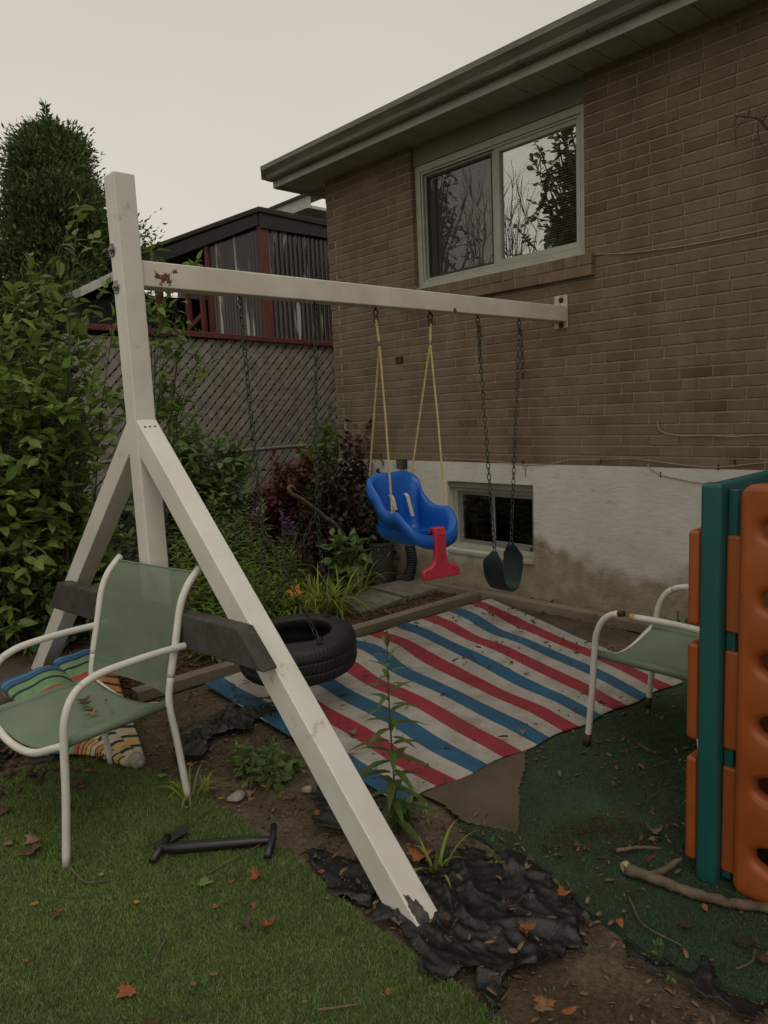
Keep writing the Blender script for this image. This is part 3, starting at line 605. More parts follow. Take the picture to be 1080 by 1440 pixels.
# ---- chains
def chain(mb, a, b, pitch=.030, wd=.011, r=.0026):
    a, b = Vector(a), Vector(b); d = b - a; n = max(2, round(d.length / pitch)); d = d / n; ax = d.normalized(); u = ax.orthogonal().normalized(); v = ax.cross(u); h = d.length * .5 + r * 1.1
    tw = random.uniform(-.12, .12)
    for i in range(n):
        c = a + d * (i + .5); an = (i % 2) * math.pi / 2 + .5 + tw * i * .3; s = u * math.cos(an) + v * math.sin(an); pts = []
        for q in range(12):
            t = q / 12 * 2 * math.pi; pts.append(c + s * (math.sin(t) * wd * .75) + ax * (math.copysign(abs(math.cos(t)) ** .75, math.cos(t)) * h))
        mb.tube(pts, r, 5, closed=True)
def hook(mb, p, s=1.0):
    """eye bolt under the beam with an open S hook"""
    p = Vector(p); mb.tube([p + Vector((0, 0, .012)), p + Vector((0, 0, -.012))], .006 * s, 8)
    mb.tube([p + Vector((0, math.sin(q) * .014 * s, -.026 * s - math.cos(q) * .014 * s)) for q in [i * .524 for i in range(12)]], .0035 * s, 6, closed=True)
    mb.tube([p + Vector((math.sin(q) * .012 * s, 0, -.055 * s + math.cos(q) * .016 * s)) for q in [i * .45 for i in range(13)]], .0032 * s, 6)
BZ = 1.986; HY = 2.915

# ---- tyre swing
TC = Vector((2.035, 2.905, .2)); TR, TW = .292, .195
ts = thing('tyre_swing', 'black car tyre hung flat as a swing over the striped rug', 'swing', (TC.x, TC.y, TC.z))
tilt = Matrix.Rotation(rad(-3), 3, 'Y') @ Matrix.Rotation(rad(2), 3, 'X')
prof = [(.178, .035), (.172, .012), (.176, .002), (.186, -.002), (.205, .0), (.235, .002), (.262, .006), (.277, .016), (.286, .030), (.290, .045)]
prof = prof + [(.292, z) for z in np.linspace(.050, TW - .050, 26)] + [(r_, TW - z) for r_, z in reversed(prof)]
inner = [(.185, TW - .055), (.235, TW - .05), (.262, TW - .04), (.270, TW * .5), (.262, .04), (.235, .05), (.185, .055)]
prof2 = prof + inner
ns = 480; V = []; 
for (r_, z) in prof2:
    for s_ in range(ns):
        a = 2 * math.pi * s_ / ns; rr = r_; zz = z
        if r_ > .2895:                                           # tread: zig-zag grooves and sipes
            zn = (z - TW / 2); tri = abs(((zn / .030) % 2) - 1) * 4
            if int(s_ + tri + (3 if zn > 0 else 0)) % 6 == 0: rr -= .0045
            if abs(abs(zn) - .026) < .0035: rr -= .006
        elif r_ > .276:
            if s_ % 6 == 0: rr -= .003
        V.append(tuple(tilt @ Vector((rr * math.cos(a), rr * math.sin(a), zz))))
m_ = len(prof2); idx = np.arange(m_ * ns).reshape(m_, ns); nxt = np.roll(idx, -1, axis=1); up_ = np.roll(idx, -1, axis=0); upn = np.roll(nxt, -1, axis=0)
np_mesh('tyre', V, [np.stack([idx, nxt, upn, up_], -1).reshape(-1, 4)], M['rubber'], ts, smooth=True)
topz = TW + .004
att = []
for a in (200, 262, 10, 95):
    q = tilt @ Vector((.232 * math.cos(rad(a)), .232 * math.sin(rad(a)), topz)); att.append(TC + q)
J1, J2 = Vector((1.872, 2.905, .93)), Vector((2.200, 2.905, .965)); H1, H2 = Vector((1.845, HY, BZ)), Vector((2.268, HY, BZ))
class OB(MB):
    def __init__(s, o): super().__init__(); s.o = Vector(o)
    def build(s, *a, **k): s.v = [tuple(Vector(p) - s.o) for p in s.v]; return super().build(*a, **k)
for h, j, ats in ((H1, J1, (att[0], att[1])), (H2, J2, (att[2], att[3]))):
    k = OB(TC); hook(k, h, .9); k.build('hook', M['darkmetal'], ts, smooth=True)
    k = OB(TC); chain(k, h - Vector((0, 0, .06)), j, .034, .013, .003); k.build('chain', M['steelgreen'], ts, smooth=True)
    for q in ats: k = OB(TC); chain(k, j, q, .034, .013, .003); k.build('chain', M['steelgreen'], ts, smooth=True)
for q in att:
    k = OB(TC); k.tube([q + Vector((.02 * math.cos(i * .6), 0, .004 + .018 * math.sin(i * .6))) for i in range(6)], .004, 6); k.lathe([(.018, -.004), (.018, 0)], q, 'z', 10); k.build('eye_bolt', M['darkmetal'], ts)

# ---- belt swing
bc = Vector((3.69, 2.915, .27)); bs = thing('belt_swing', 'dark green belt swing seat on two chains near the wall', 'swing', bc)
E0, E1 = Vector((3.575, 2.915, .535)), Vector((3.800, 2.915, .555)); H3, H4 = Vector((3.497, HY, BZ)), Vector((3.902, HY, BZ))
path = smooth_path([(E0.x, 0, E0.z), (3.560, 0, .46), (3.578, 0, .37), (3.630, 0, .29), (3.690, 0, .262), (3.752, 0, .285), (3.795, 0, .37), (3.812, 0, .46), (E1.x, 0, E1.z)], 6); n = len(path)
rings = []
for i, p in enumerate(path):
    t = i / (n - 1); e = min(t, 1 - t); hw = .078 if e > .11 else .018 + .060 * (e / .11); tg = (path[min(i + 1, n - 1)] - path[max(i - 1, 0)]).normalized(); nn = Vector((tg.z, 0, -tg.x)) * .0045
    sk = -.022 * (1 - t * 2)                                        # the belt hangs a little twisted
    rings.append([Vector((p.x, 2.915 - hw + sk, p.z)) + nn, Vector((p.x, 2.915 + hw + sk, p.z)) + nn, Vector((p.x, 2.915 + hw + sk, p.z)) - nn, Vector((p.x, 2.915 - hw + sk, p.z)) - nn])
k = OB(bc); k.loft(rings); k.build('belt_seat', M['belt'], bs, bevel=.002)
for h, e, dbl in ((H3, E0 + Vector((0, -.022, -.012)), 0), (H4, E1 + Vector((0, .022, -.012)), 1)):
    k = OB(bc); hook(k, h); k.build('hook', M['darkmetal'], bs, smooth=True)
    k = OB(bc); chain(k, h - Vector((0, 0, .06)), e, .036, .014, .0032)
    k.build('chain', M['steelgreen'], bs, smooth=True)
    if True:
        k = OB(bc); chain(k, h + Vector((.012, -.008, -.07)), h + Vector((.016 * (1 if dbl else -.3), -.012, -.38 if dbl else -.26)), .036, .014, .0032); k.build('spare_chain', M['steelgreen'], bs, smooth=True)
    k = OB(bc); k.lathe([(.011, -.006), (.011, .006)], e, 'x', 12); k.build('grommet', M['zinc'], bs)

# ---- toddler swing
tw = thing('toddler_swing', 'bright blue plastic toddler bucket swing on yellow ropes with red T-bar', 'swing', (2.855, 2.90, .75), rad(-13))
TM = Matrix.Translation((2.855, 2.90, .75)) @ Matrix.Rotation(rad(-13), 4, 'Z'); TI = TM.inverted()
# rim (x across, y forward is -Y world, z up), closed loop starting at the back centre
half = [(0, -.205, .338), (.085, -.208, .340), (.140, -.200, .325), (.170, -.165, .285), (.183, -.110, .225), (.187, -.050, .172), (.192, .010, .150), (.198, .070, .152), (.198, .130, .150), (.186, .190, .108), (.148, .228, .062), (.078, .244, .034), (0, .247, .026)]
loop = half + [(-x, y, z) for x, y, z in reversed(half[1:-1])]
rim = smooth_path([(x * (.80 if y > -.12 else .94), -y, z) for x, y, z in loop], 4, closed=True); nr = len(rim)
def ringscale(f, s_, zf, zz):
    """f 0 at the rim, 1 at the floor"""
    o = []
    for p in rim:
        q = Vector((p.x * .80, (p.y - .0) * .74 + .0, zz)); b = 1 - (1 - f) ** 1.0
        o.append(Vector((p.x + (q.x - p.x) * s_, p.y + (q.y - p.y) * s_, p.z + (q.z - p.z) * zf)))
    return o
SEAT_Z = .004
rings = []
# outer skirt from its lower edge up to the rim, over the lip, down inside, floor
def outw(p, d):
    c = Vector((0, .0, 0)); v = Vector((p.x, p.y, 0)); v = v.normalized() if v.length > 1e-6 else Vector((0, 1, 0)); return v * d
sk = []
for p in rim: sk.append(p + outw(p, .026) + Vector((0, 0, -.072)))
rings.append([p + outw(p, -.008) for p in sk]); rings.append(sk)
rings.append([p + outw(p, .027) + Vector((0, 0, -.030)) for p in rim]); rings.append([p + outw(p, .022) + Vector((0, 0, -.008)) for p in rim])
rings.append([p + outw(p, .012) + Vector((0, 0, .002)) for p in rim]); rings.append([p + outw(p, -.002) + Vector((0, 0, .002)) for p in rim]); rings.append([p + outw(p, -.013) + Vector((0, 0, -.008)) for p in rim])
for s_, zf in ((.30, .12), (.42, .30), (.52, .50), (.62, .70), (.74, .86), (.90, .96), (1.15, 1.0), (1.9, 1.005), (2.8, 1.0)):
    rings.append([p + outw(p, -.012) * max(0, 1 - s_) for p in ringscale(0, s_, zf, SEAT_Z)])
k = MB(); k.loft(rings, cap=False)
fl = rings[-1]; k.add(fl, [tuple(range(len(fl)))])
# moulded underside
und = [[Vector((p.x * a, p.y * a * .97, z)) for p in rim] for a, z in ((.92, .050), (.88, .02), (.80, -.014), (.66, -.034), (.3, -.036))]
b0 = len(k.v); k.loft(und, cap=False); k.add(und[-1], [tuple(range(len(und[-1])))])
seat = k.build('bucket_seat', M['blue'], tw, smooth=True)
# front T-bar
k = MB()
def tp(x, z): return (x, -.262, z)
outl = [(-.033, .085), (.033, .085), (.036, .03), (.034, -.06), (.042, -.100), (.064, -.122), (.092, -.126), (.114, -.138), (.118, -.160), (.114, -.188), (-.114, -.188), (-.118, -.160), (-.114, -.138), (-.092, -.126), (-.064, -.122), (-.042, -.100), (-.034, -.06), (-.036, .03)]
k.prism([(x, -.292, z - .012) for x, z in outl], (0, .034, 0)); tb = k.build('t_bar', M['red'], tw, bevel=.009, seg=3)
k = MB(); k.loft([[Vector((x, y, z)) for y, z in ((-.295, .03), (-.292, .062), (-.268, .072), (-.238, .070), (-.222, .058), (-.218, .030), (-.230, .036), (-.242, .050), (-.265, .050))] for x in (-.031, .031)]); k.build('clasp', M['red'], tb, bevel=.004)
for x, z in ((-.016, .012), (.012, .01), (.01, -.085), (-.068, -.162), (.075, -.158), (-.104, -.180)): k = MB(); k.lathe([(.0035, -.2935), (.0035, -.2915)], (x, 0, z), 'y', 8); k.build('screw_hole', M['dark'], tb)
# belt straps through the back rest
for x in (-.055, .045):
    k = MB(); pts = smooth_path([(x - .002, .128, .22), (x + .002, .108, .20), (x + .006, .094, .15), (x + .012, .078, .09)], 5)
    k.loft([[p + Vector((-.011, 0, 0)), p + Vector((.011, 0, 0)), p + Vector((.011, -.003, 0)), p + Vector((-.011, -.003, 0))] for p in pts]); k.build('strap', mat('cream_webbing', (.60, .53, .38), (.5, .43, .3), 40, .8, .3, 200), tw)
k = MB(); k.box((-.150, -.098, .145), (-.136, -.078, .162)); k.build('slot', M['dark'], tw)
def rope(mb, path, r=.0062, pitch=.03):
    L = [0]
    for i in range(1, len(path)): L.append(L[-1] + (path[i] - path[i - 1]).length)
    n = max(8, int(L[-1] / .004)); P = []
    for i in range(n + 1):
        s_ = L[-1] * i / n; j = max(q for q in range(len(L)) if L[q] <= s_ + 1e-9); j = min(j, len(path) - 2); P.append(path[j].lerp(path[j + 1], (s_ - L[j]) / max(1e-9, L[j + 1] - L[j])))
    for q in range(3):
        o = []
        for i, p in enumerate(P):
            t = (P[min(i + 1, n)] - P[max(i - 1, 0)]).normalized(); u = (Vector((1, 0, 0)) - t * t.x).normalized(); v = t.cross(u); a = 2 * math.pi * (L[-1] * i / n / pitch + q / 3); o.append(p + (u * math.cos(a) + v * math.sin(a)) * r * .5)
        mb.tube(o, r * .52, 5)
bk = [TM @ Vector((x, .205, .34)) for x in (-.142, .142)]; ar = [TM @ Vector((x, -.085, .165)) for x in (-.172, .174)]
for i, (hx, jx, jz) in enumerate(((2.668, 2.685, 1.80), (3.083, 3.076, 1.815))):
    h = Vector((hx, HY, BZ)); j = Vector((jx, HY, jz))
    k = MB(); hook(k, h, 1.15); k.v = [tuple(TI @ Vector(p)) for p in k.v]; k.build('hook', M['darkmetal'], tw, smooth=True)
    for nm, pts in (('rope', [h - Vector((0, 0, .07)), j]), ('rope', [j, bk[i] - Vector((0, 0, .01))]), ('rope', [j, j.lerp(ar[i], .5) + Vector((.004, 0, 0)), ar[i] - Vector((0, 0, .02))])):
        k = MB(); rope(k, pts, .0085 if pts[0] is not j else .0062); k.v = [tuple(TI @ Vector(p)) for p in k.v]; k.build(nm, M['rope'], tw, smooth=True)
    k = MB(); k.lathe([(.009, -.012), (.010, 0), (.009, .012)], j, 'z', 10); k.v = [tuple(TI @ Vector(p)) for p in k.v]; k.build('clamp', M['zinc'], tw)

# ================================================================== GARDEN CHAIRS
def sling_mat(name, alpha):
    m, t, b = newmat(name); n = noise(t, 5, 5); r_ = ramp(t, [(.35, (.135, .185, .125)), (.65, (.175, .225, .155))]); t.links.new(n.outputs['Fac'], r_.inputs[0])
    n2 = noise(t, 14, 8, .7); r2 = ramp(t, [(.62, (0, 0, 0)), (.75, (.5, .5, .5))]); t.links.new(n2.outputs['Fac'], r2.inputs[0]); t.links.new(mixc(t, r2.outputs[0], r_.outputs[0], (.26, .28, .21)), b.inputs['Base Color'])
    b.inputs['Roughness'].default_value = .6
    tcn = t.nodes.new('ShaderNodeTexCoord'); ck = N(t, 'TexChecker', Scale=420); t.links.new(tcn.outputs['Object'], ck.inputs['Vector']); bump(t, b, ck.outputs['Fac'], .25, .001)
    if alpha < 1:
        tr = N(t, 'BsdfTransparent'); ms = N(t, 'MixShader'); ms.inputs[0].default_value = alpha; t.links.new(tr.outputs[0], ms.inputs[1]); t.links.new(b.outputs[0], ms.inputs[2]); t.links.new(ms.outputs[0], t.nodes['Material Output'].inputs['Surface'])
    return m
M['sling'] = sling_mat('green_mesh_sling', 1); M['slingback'] = sling_mat('green_mesh_back', .74)
def make_chair(label, loc, rz, broken=False, caps=False, hw=.265):
    """local x points to the chair's front, y to its left; origin between the rear feet"""
    root = thing('garden_chair', label, 'chair', loc, rz, None); tr = .0135
    for s in (-1, 1):
        arm = [(.495, s * hw * 1.02, .0), (.470, s * hw * 1.02, .24), (.458, s * hw * 1.02, .41), (.445, s * hw * 1.03, .50), (.405, s * hw * 1.04, .57), (.330, s * hw * 1.05, .604), (.22, s * hw * 1.06, .612), (.10, s * hw * 1.06, .612), (-.062, s * hw * 1.07, .606)]
        P = smooth_path(arm, 6)
        if broken and s == 1:                                      # rusted through: leg with its bend, then a loose arm tube
            q = P[:30]; k = MB(); k.tube(q, tr, 10); k.build('leg', M['chairtube'], root, smooth=True)
            k = MB(); k.tube([P[29], P[30], P[30].lerp(P[31], .5)], tr * .93, 10); k.build('rusty_end', M['rust'], root, smooth=True)
            k = MB(); k.tube([p + Vector((.015, 0, -.012)) for p in P[33:35]], tr * 1.02, 10); k.build('rusty_end', mat('bare_yellow', (.5, .36, .14), None, 30), root, smooth=True)
            k = MB(); k.tube([p + Vector((.015, 0, -.012)) for p in P[34:]], tr, 10); k.build('armrest', M['chairtube'], root, smooth=True)
        else:
            k = MB(); k.tube(P[:27], tr, 10); k.build('leg', M['chairtube'], root, smooth=True)
            k = MB(); k.tube(P[26:], tr * 1.02, 10); k.build('armrest', M['chairtube'], root, smooth=True)
        up = smooth_path([(-.0, s * hw, 0), (.028, s * hw, .25), (.046, s * (hw - .002), .40), (.030, s * (hw - .002), .50), (-.002, s * hw, .62), (-.036, s * hw, .75), (-.078, s * hw, .825), (-.138, s * hw, .880)], 6)
        k = MB(); k.tube(up[:19], tr * .98, 10); k.build('leg', M['chairtube'], root, smooth=True)
        k = MB(); k.tube(up[18:], tr * 1.05, 10); k.build('back_upright', M['chairtube'], root, smooth=True)
        if caps:
            for x in (.495,):
                k = MB(); k.tube([(x + .002, s * hw * 1.02, -.004), (x - .006, s * hw * 1.02, .055)], tr * 1.12, 10); k.build('foot_cap', M['browncap'], root, smooth=True)
    fr = smooth_path([(.460, -hw, .405), (.470, -hw * .8, .385), (.478, -hw * .4, .347), (.480, 0, .335), (.478, hw * .4, .347), (.470, hw * .8, .385), (.460, hw, .405)], 5)
    k = MB(); k.tube(fr, tr, 10); k.tube(smooth_path([(.05, -hw, .40), (.05, 0, .35), (.05, hw, .40)], 8), tr * .8, 8)
    for s in (-1, 1): k.tube([(.455, s * (hw - .024), .402), (.045, s * (hw - .024), .396)], tr * .8, 8)
    k.build('seat_frame', M['chairtube'], root, smooth=True)
    V, F = [], []; nu, nv = 22, 22
    for i in range(nu + 1):
        for j in range(nv + 1):
            u = -1 + 2 * i / nu; t = j / nv; x = .058 + .400 * t; e = abs(u); y = u * (hw - .010)
            z = .412 - .040 * (1 - u * u) * (1 - .25 * t) - (.030 * (1 - u * u) * t ** 4)
            if e > .9: z -= .018 * ((e - .9) / .1) ** 2
            V.append((x + .012 * (1 - u * u) * t, y, z)); 
    idx = np.arange((nu + 1) * (nv + 1)).reshape(nu + 1, nv + 1); F = np.stack([idx[:-1, :-1], idx[1:, :-1], idx[1:, 1:], idx[:-1, 1:]], -1).reshape(-1, 4)
    o = np_mesh('seat_sling', V, [F], M['sling'], root, smooth=True); sm = o.modifiers.new('thick', 'SOLIDIFY'); sm.thickness = .004; sm.offset = 1
    k = MB()
    for s in (-1, 1): k = MB(); k.tube([(.458, s * (hw - .020), .402), (.050, s * (hw - .020), .397)], tr * 1.3, 10); k.build('seat_hem', M['sling'], root, smooth=True)
    V = []; prof_ = smooth_path([(.050, 0, .435), (.026, 0, .53), (-.004, 0, .63), (-.036, 0, .75), (-.074, 0, .822), (-.120, 0, .866)], 5); nv = len(prof_) - 1
    for i in range(nu + 1):
        for p in prof_:
            u = -1 + 2 * i / nu; V.append((p.x - .030 * (1 - u * u), u * (hw - .006), p.z - .012 * (1 - u * u) * (p.z > .84)))
    idx = np.arange((nu + 1) * (nv + 1)).reshape(nu + 1, nv + 1); F = np.stack([idx[:-1, :-1], idx[1:, :-1], idx[1:, 1:], idx[:-1, 1:]], -1).reshape(-1, 4)
    o = np_mesh('back_sling', V, [F], M['slingback'], root, smooth=True)
    k = MB()
    top = [Vector((prof_[-1].x - .030 * (1 - u * u), u * (hw - .012), prof_[-1].z - .012 * (1 - u * u))) for u in [-1 + i / 8 for i in range(17)]]
    k.tube(top, .004, 6); k.build('back_hem', M['sling'], root, smooth=True)
    return root
ca = math.atan2(-.08, -.49)
make_chair('white tube garden chair with green mesh sling standing on the artificial turf', (1.141, 2.738, .008), ca + math.pi * 0)
make_chair('white tube garden chair with a rusted broken armrest beside the orange climber', (2.832, 1.115, .010), rad(90), True, True, .255)

# ================================================================== RUG, CARPET, MAT, PLASTIC
def rug_mat():
    m, t, b = newmat('striped_rug'); uvn = t.nodes.new('ShaderNodeUVMap'); sp = N(t, 'SeparateXYZ'); t.links.new(uvn.outputs[0], sp.inputs[0])
    n0 = noise(t, 2.0, 2, coord='UV'); 
    ml = N(t, 'Math', operation='MULTIPLY'); ml.inputs[1].default_value = 5; t.links.new(sp.outputs['Y'], ml.inputs[0])
    fr = N(t, 'Math', operation='FRACT'); t.links.new(ml.outputs[0], fr.inputs[0])
    W_, R_, B_ = (.50, .47, .42), (.36, .035, .055), (.028, .125, .235)
    rp = ramp(t, [(0, W_), (.245, R_), (.50, W_), (.745, B_)], 'CONSTANT'); t.links.new(fr.outputs[0], rp.inputs[0])
    n1 = noise(t, 7, 7, .65); d = ramp(t, [(.35, (.74, .72, .68)), (.65, (1.05, 1.05, 1.05))]); t.links.new(n1.outputs['Fac'], d.inputs[0]); c = mixc(t, 1, rp.outputs[0], d.outputs[0], 'MULTIPLY')
    wv = N(t, 'TexWave', Scale=62, wave_type='BANDS', bands_direction='X', Distortion=.6); t.links.new(uvn.outputs[0], wv.inputs['Vector'])
    wv2 = N(t, 'TexWave', Scale=150, wave_type='BANDS', bands_direction='Y', Distortion=.8); t.links.new(uvn.outputs[0], wv2.inputs['Vector'])
    r2 = ramp(t, [(0, (.58, .56, .53)), (.45, (1, 1, 1))]); t.links.new(wv.outputs['Fac'], r2.inputs[0]); c = mixc(t, .8, c, r2.outputs[0], 'MULTIPLY')
    n2 = noise(t, 3, 9, .7); st = ramp(t, [(.55, (0, 0, 0)), (.72, (.6, .6, .6))]); t.links.new(n2.outputs['Fac'], st.inputs[0]); c = mixc(t, st.outputs[0], c, (.10, .08, .06))
    t.links.new(c, b.inputs['Base Color']); b.inputs['Roughness'].default_value = .85
    ad = N(t, 'Math', operation='MULTIPLY_ADD'); ad.inputs[1].default_value = .5; t.links.new(wv2.outputs['Fac'], ad.inputs[0]); t.links.new(wv.outputs['Fac'], ad.inputs[2]); bump(t, b, ad.outputs[0], .5, .004); return m
RA, RB, RC, RD = G(690, 845), G(959, 962), G(561, 1136), G(287, 965)
nu, nv = 110, 130; V, UV = [], []
u_, v_ = np.meshgrid(np.linspace(0, 1, nu + 1), np.linspace(0, 1, nv + 1), indexing='ij')
A_, B_, C_, D_ = [np.array(q[:2]) for q in (RA, RB, RC, RD)]
wob = (.010 * np.sin(u_ * 9 + v_ * 11) + .008 * np.sin(u_ * 17 - v_ * 5 + 1) + .035 * (vnoise(u_, v_ * 0 + .3, 3.2, 5) - .5) + .012 * (vnoise(u_, v_, 7, 8) - .5))
ed = np.stack([.010 * np.sin(v_ * 31) * (u_ > .97), 0 * u_], -1)
XY = (1 - u_)[..., None] * ((1 - v_)[..., None] * A_ + v_[..., None] * D_) + u_[..., None] * ((1 - v_)[..., None] * B_ + v_[..., None] * C_)
edg = np.minimum(np.minimum(u_, 1 - u_), np.minimum(v_, 1 - v_))
# scalloped front edge, where the stripes pull the weave
XY[..., 1] += -.010 * np.sin(v_ * 2 * np.pi * 5 + 1) * np.clip((u_ - .9) / .1, 0, 1) + .008 * np.sin(v_ * 23) * np.clip((.08 - u_) / .08, 0, 1)
ZR = .016 + .022 * (vnoise(XY[..., 0], XY[..., 1], 3.2, 7) - .35) * np.clip(edg * 8, 0, 1) + .009 * (np.sin(v_ * 24 + u_ * 3) * .5 + .5) * np.clip(edg * 10, .2, 1) * (vnoise(u_, v_, 4, 9))
rug_uv = np.stack([u_, v_ + wob * .35], -1)
idx = np.arange((nu + 1) * (nv + 1)).reshape(nu + 1, nv + 1); F = np.stack([idx[:-1, :-1], idx[:-1, 1:], idx[1:, 1:], idx[1:, :-1]], -1).reshape(-1, 4)
o = np_mesh('striped_rug', np.concatenate([XY, ZR[..., None]], -1).reshape(-1, 3), [F], rug_mat(), smooth=True, uv=rug_uv.reshape(-1, 2)); sm = o.modifiers.new('thick', 'SOLIDIFY'); sm.thickness = .004; sm.offset = 0
tag(o, 'woven outdoor rug with red, white and blue stripes under the swings', 'rug')
RUG = [tuple(q[:2]) for q in (RA, RB, RC, RD)]
# green carpet
CARP = [(4.26, 2.25), (3.6, 1.75), (2.6, 1.95), (2.32, 1.80), (1.86, 1.66), (1.751, 1.606), (1.755, 1.50), (1.73, 1.418), (1.715, 1.30), (1.71, 1.158), (1.68, 1.05), (1.675, .954), (1.65, .86), (1.66, .766), (1.70, .576), (1.70, -.6), (4.26, -.6)]
cm, t, b = newmat('green_carpet'); n = noise(t, 2.2, 7, .65); rp = ramp(t, [(.33, (.045, .060, .042)), (.52, (.048, .088, .052)), (.68, (.075, .115, .070))]); t.links.new(n.outputs['Fac'], rp.inputs[0]); n2 = noise(t, 3.1, 8, .7); r2 = ramp(t, [(.55, (0, 0, 0)), (.68, (.8, .8, .8))]); t.links.new(n2.outputs['Fac'], r2.inputs[0])
n3 = noise(t, 260, 3); r3 = ramp(t, [(.3, (.5, .5, .5)), (.7, (1.3, 1.3, 1.3))]); t.links.new(n3.outputs['Fac'], r3.inputs[0]); c = mixc(t, 1, mixc(t, r2.outputs[0], rp.outputs[0], (.055, .040, .026)), r3.outputs[0], 'MULTIPLY'); t.links.new(c, b.inputs['Base Color']); b.inputs['Roughness'].default_value = .95; b.inputs['Specular IOR Level'].default_value = .2; bump(t, b, n3.outputs['Fac'], .8, .006)
root = thing('outdoor_carpet', 'dark green worn outdoor carpet spread beneath the climber and chair', 'carpet', (2.6, 1.0, 0))
k = OB((2.6, 1.0, 0)); k.prism([(x, y, -.012) for x, y in CARP], (0, 0, .018)); k.build('backing', cm, root)
gm2 = leafmat('carpet_pile', (.044, .072, .040), (.110, .165, .092), .1, .7, .2)
def keepc(P, r): return (r.random(len(P)) < np.clip((2.4 / np.hypot(P[:, 0], P[:, 1])) ** 1.6, .25, 1)) & (vnoise(P[:, 0], P[:, 1], 4, 4) + .35 * r.random(len(P)) > .42) & ~inside(P, RUG)
o = grass_blades('pile', CARP, (1.64, 3.7, .2, 2.0), 330000, .008, .0022, gm2, .004, 9, keepc); o.location = (-2.6, -1.0, 0); o.parent = root; o['kind'] = 'stuff'
# folded brown carpet underside
def weave_mat(name, c1, c2, sc):
    m, t, b = newmat(name); n = noise(t, 4, 6, .6); r_ = ramp(t, [(.3, c2), (.7, c1)]); t.links.new(n.outputs['Fac'], r_.inputs[0]); tcn = t.nodes.new('ShaderNodeTexCoord')
    a = N(t, 'TexWave', Scale=sc, bands_direction='X', Distortion=.5); a2 = N(t, 'TexWave', Scale=sc, bands_direction='Y', Distortion=.5)
    for q in (a, a2): t.links.new(tcn.outputs['Object'], q.inputs['Vector'])
    s_ = N(t, 'Math', operation='ADD'); t.links.new(a.outputs['Fac'], s_.inputs[0]); t.links.new(a2.outputs['Fac'], s_.inputs[1]); r2 = ramp(t, [(.2, (.7, .7, .7)), (.9, (1.1, 1.1, 1.1))]); mm = N(t, 'Math', operation='MULTIPLY'); mm.inputs[1].default_value = .5
    t.links.new(s_.outputs[0], mm.inputs[0]); t.links.new(mm.outputs[0], r2.inputs[0]); t.links.new(mixc(t, 1, r_.outputs[0], r2.outputs[0], 'MULTIPLY'), b.inputs['Base Color']); b.inputs['Roughness'].default_value = .95; b.inputs['Specular IOR Level'].default_value = .1; bump(t, b, s_.outputs[0], .4, .002); return m
M['burlap'] = weave_mat('brown_carpet_backing', (.16, .125, .092), (.11, .085, .062), 110)
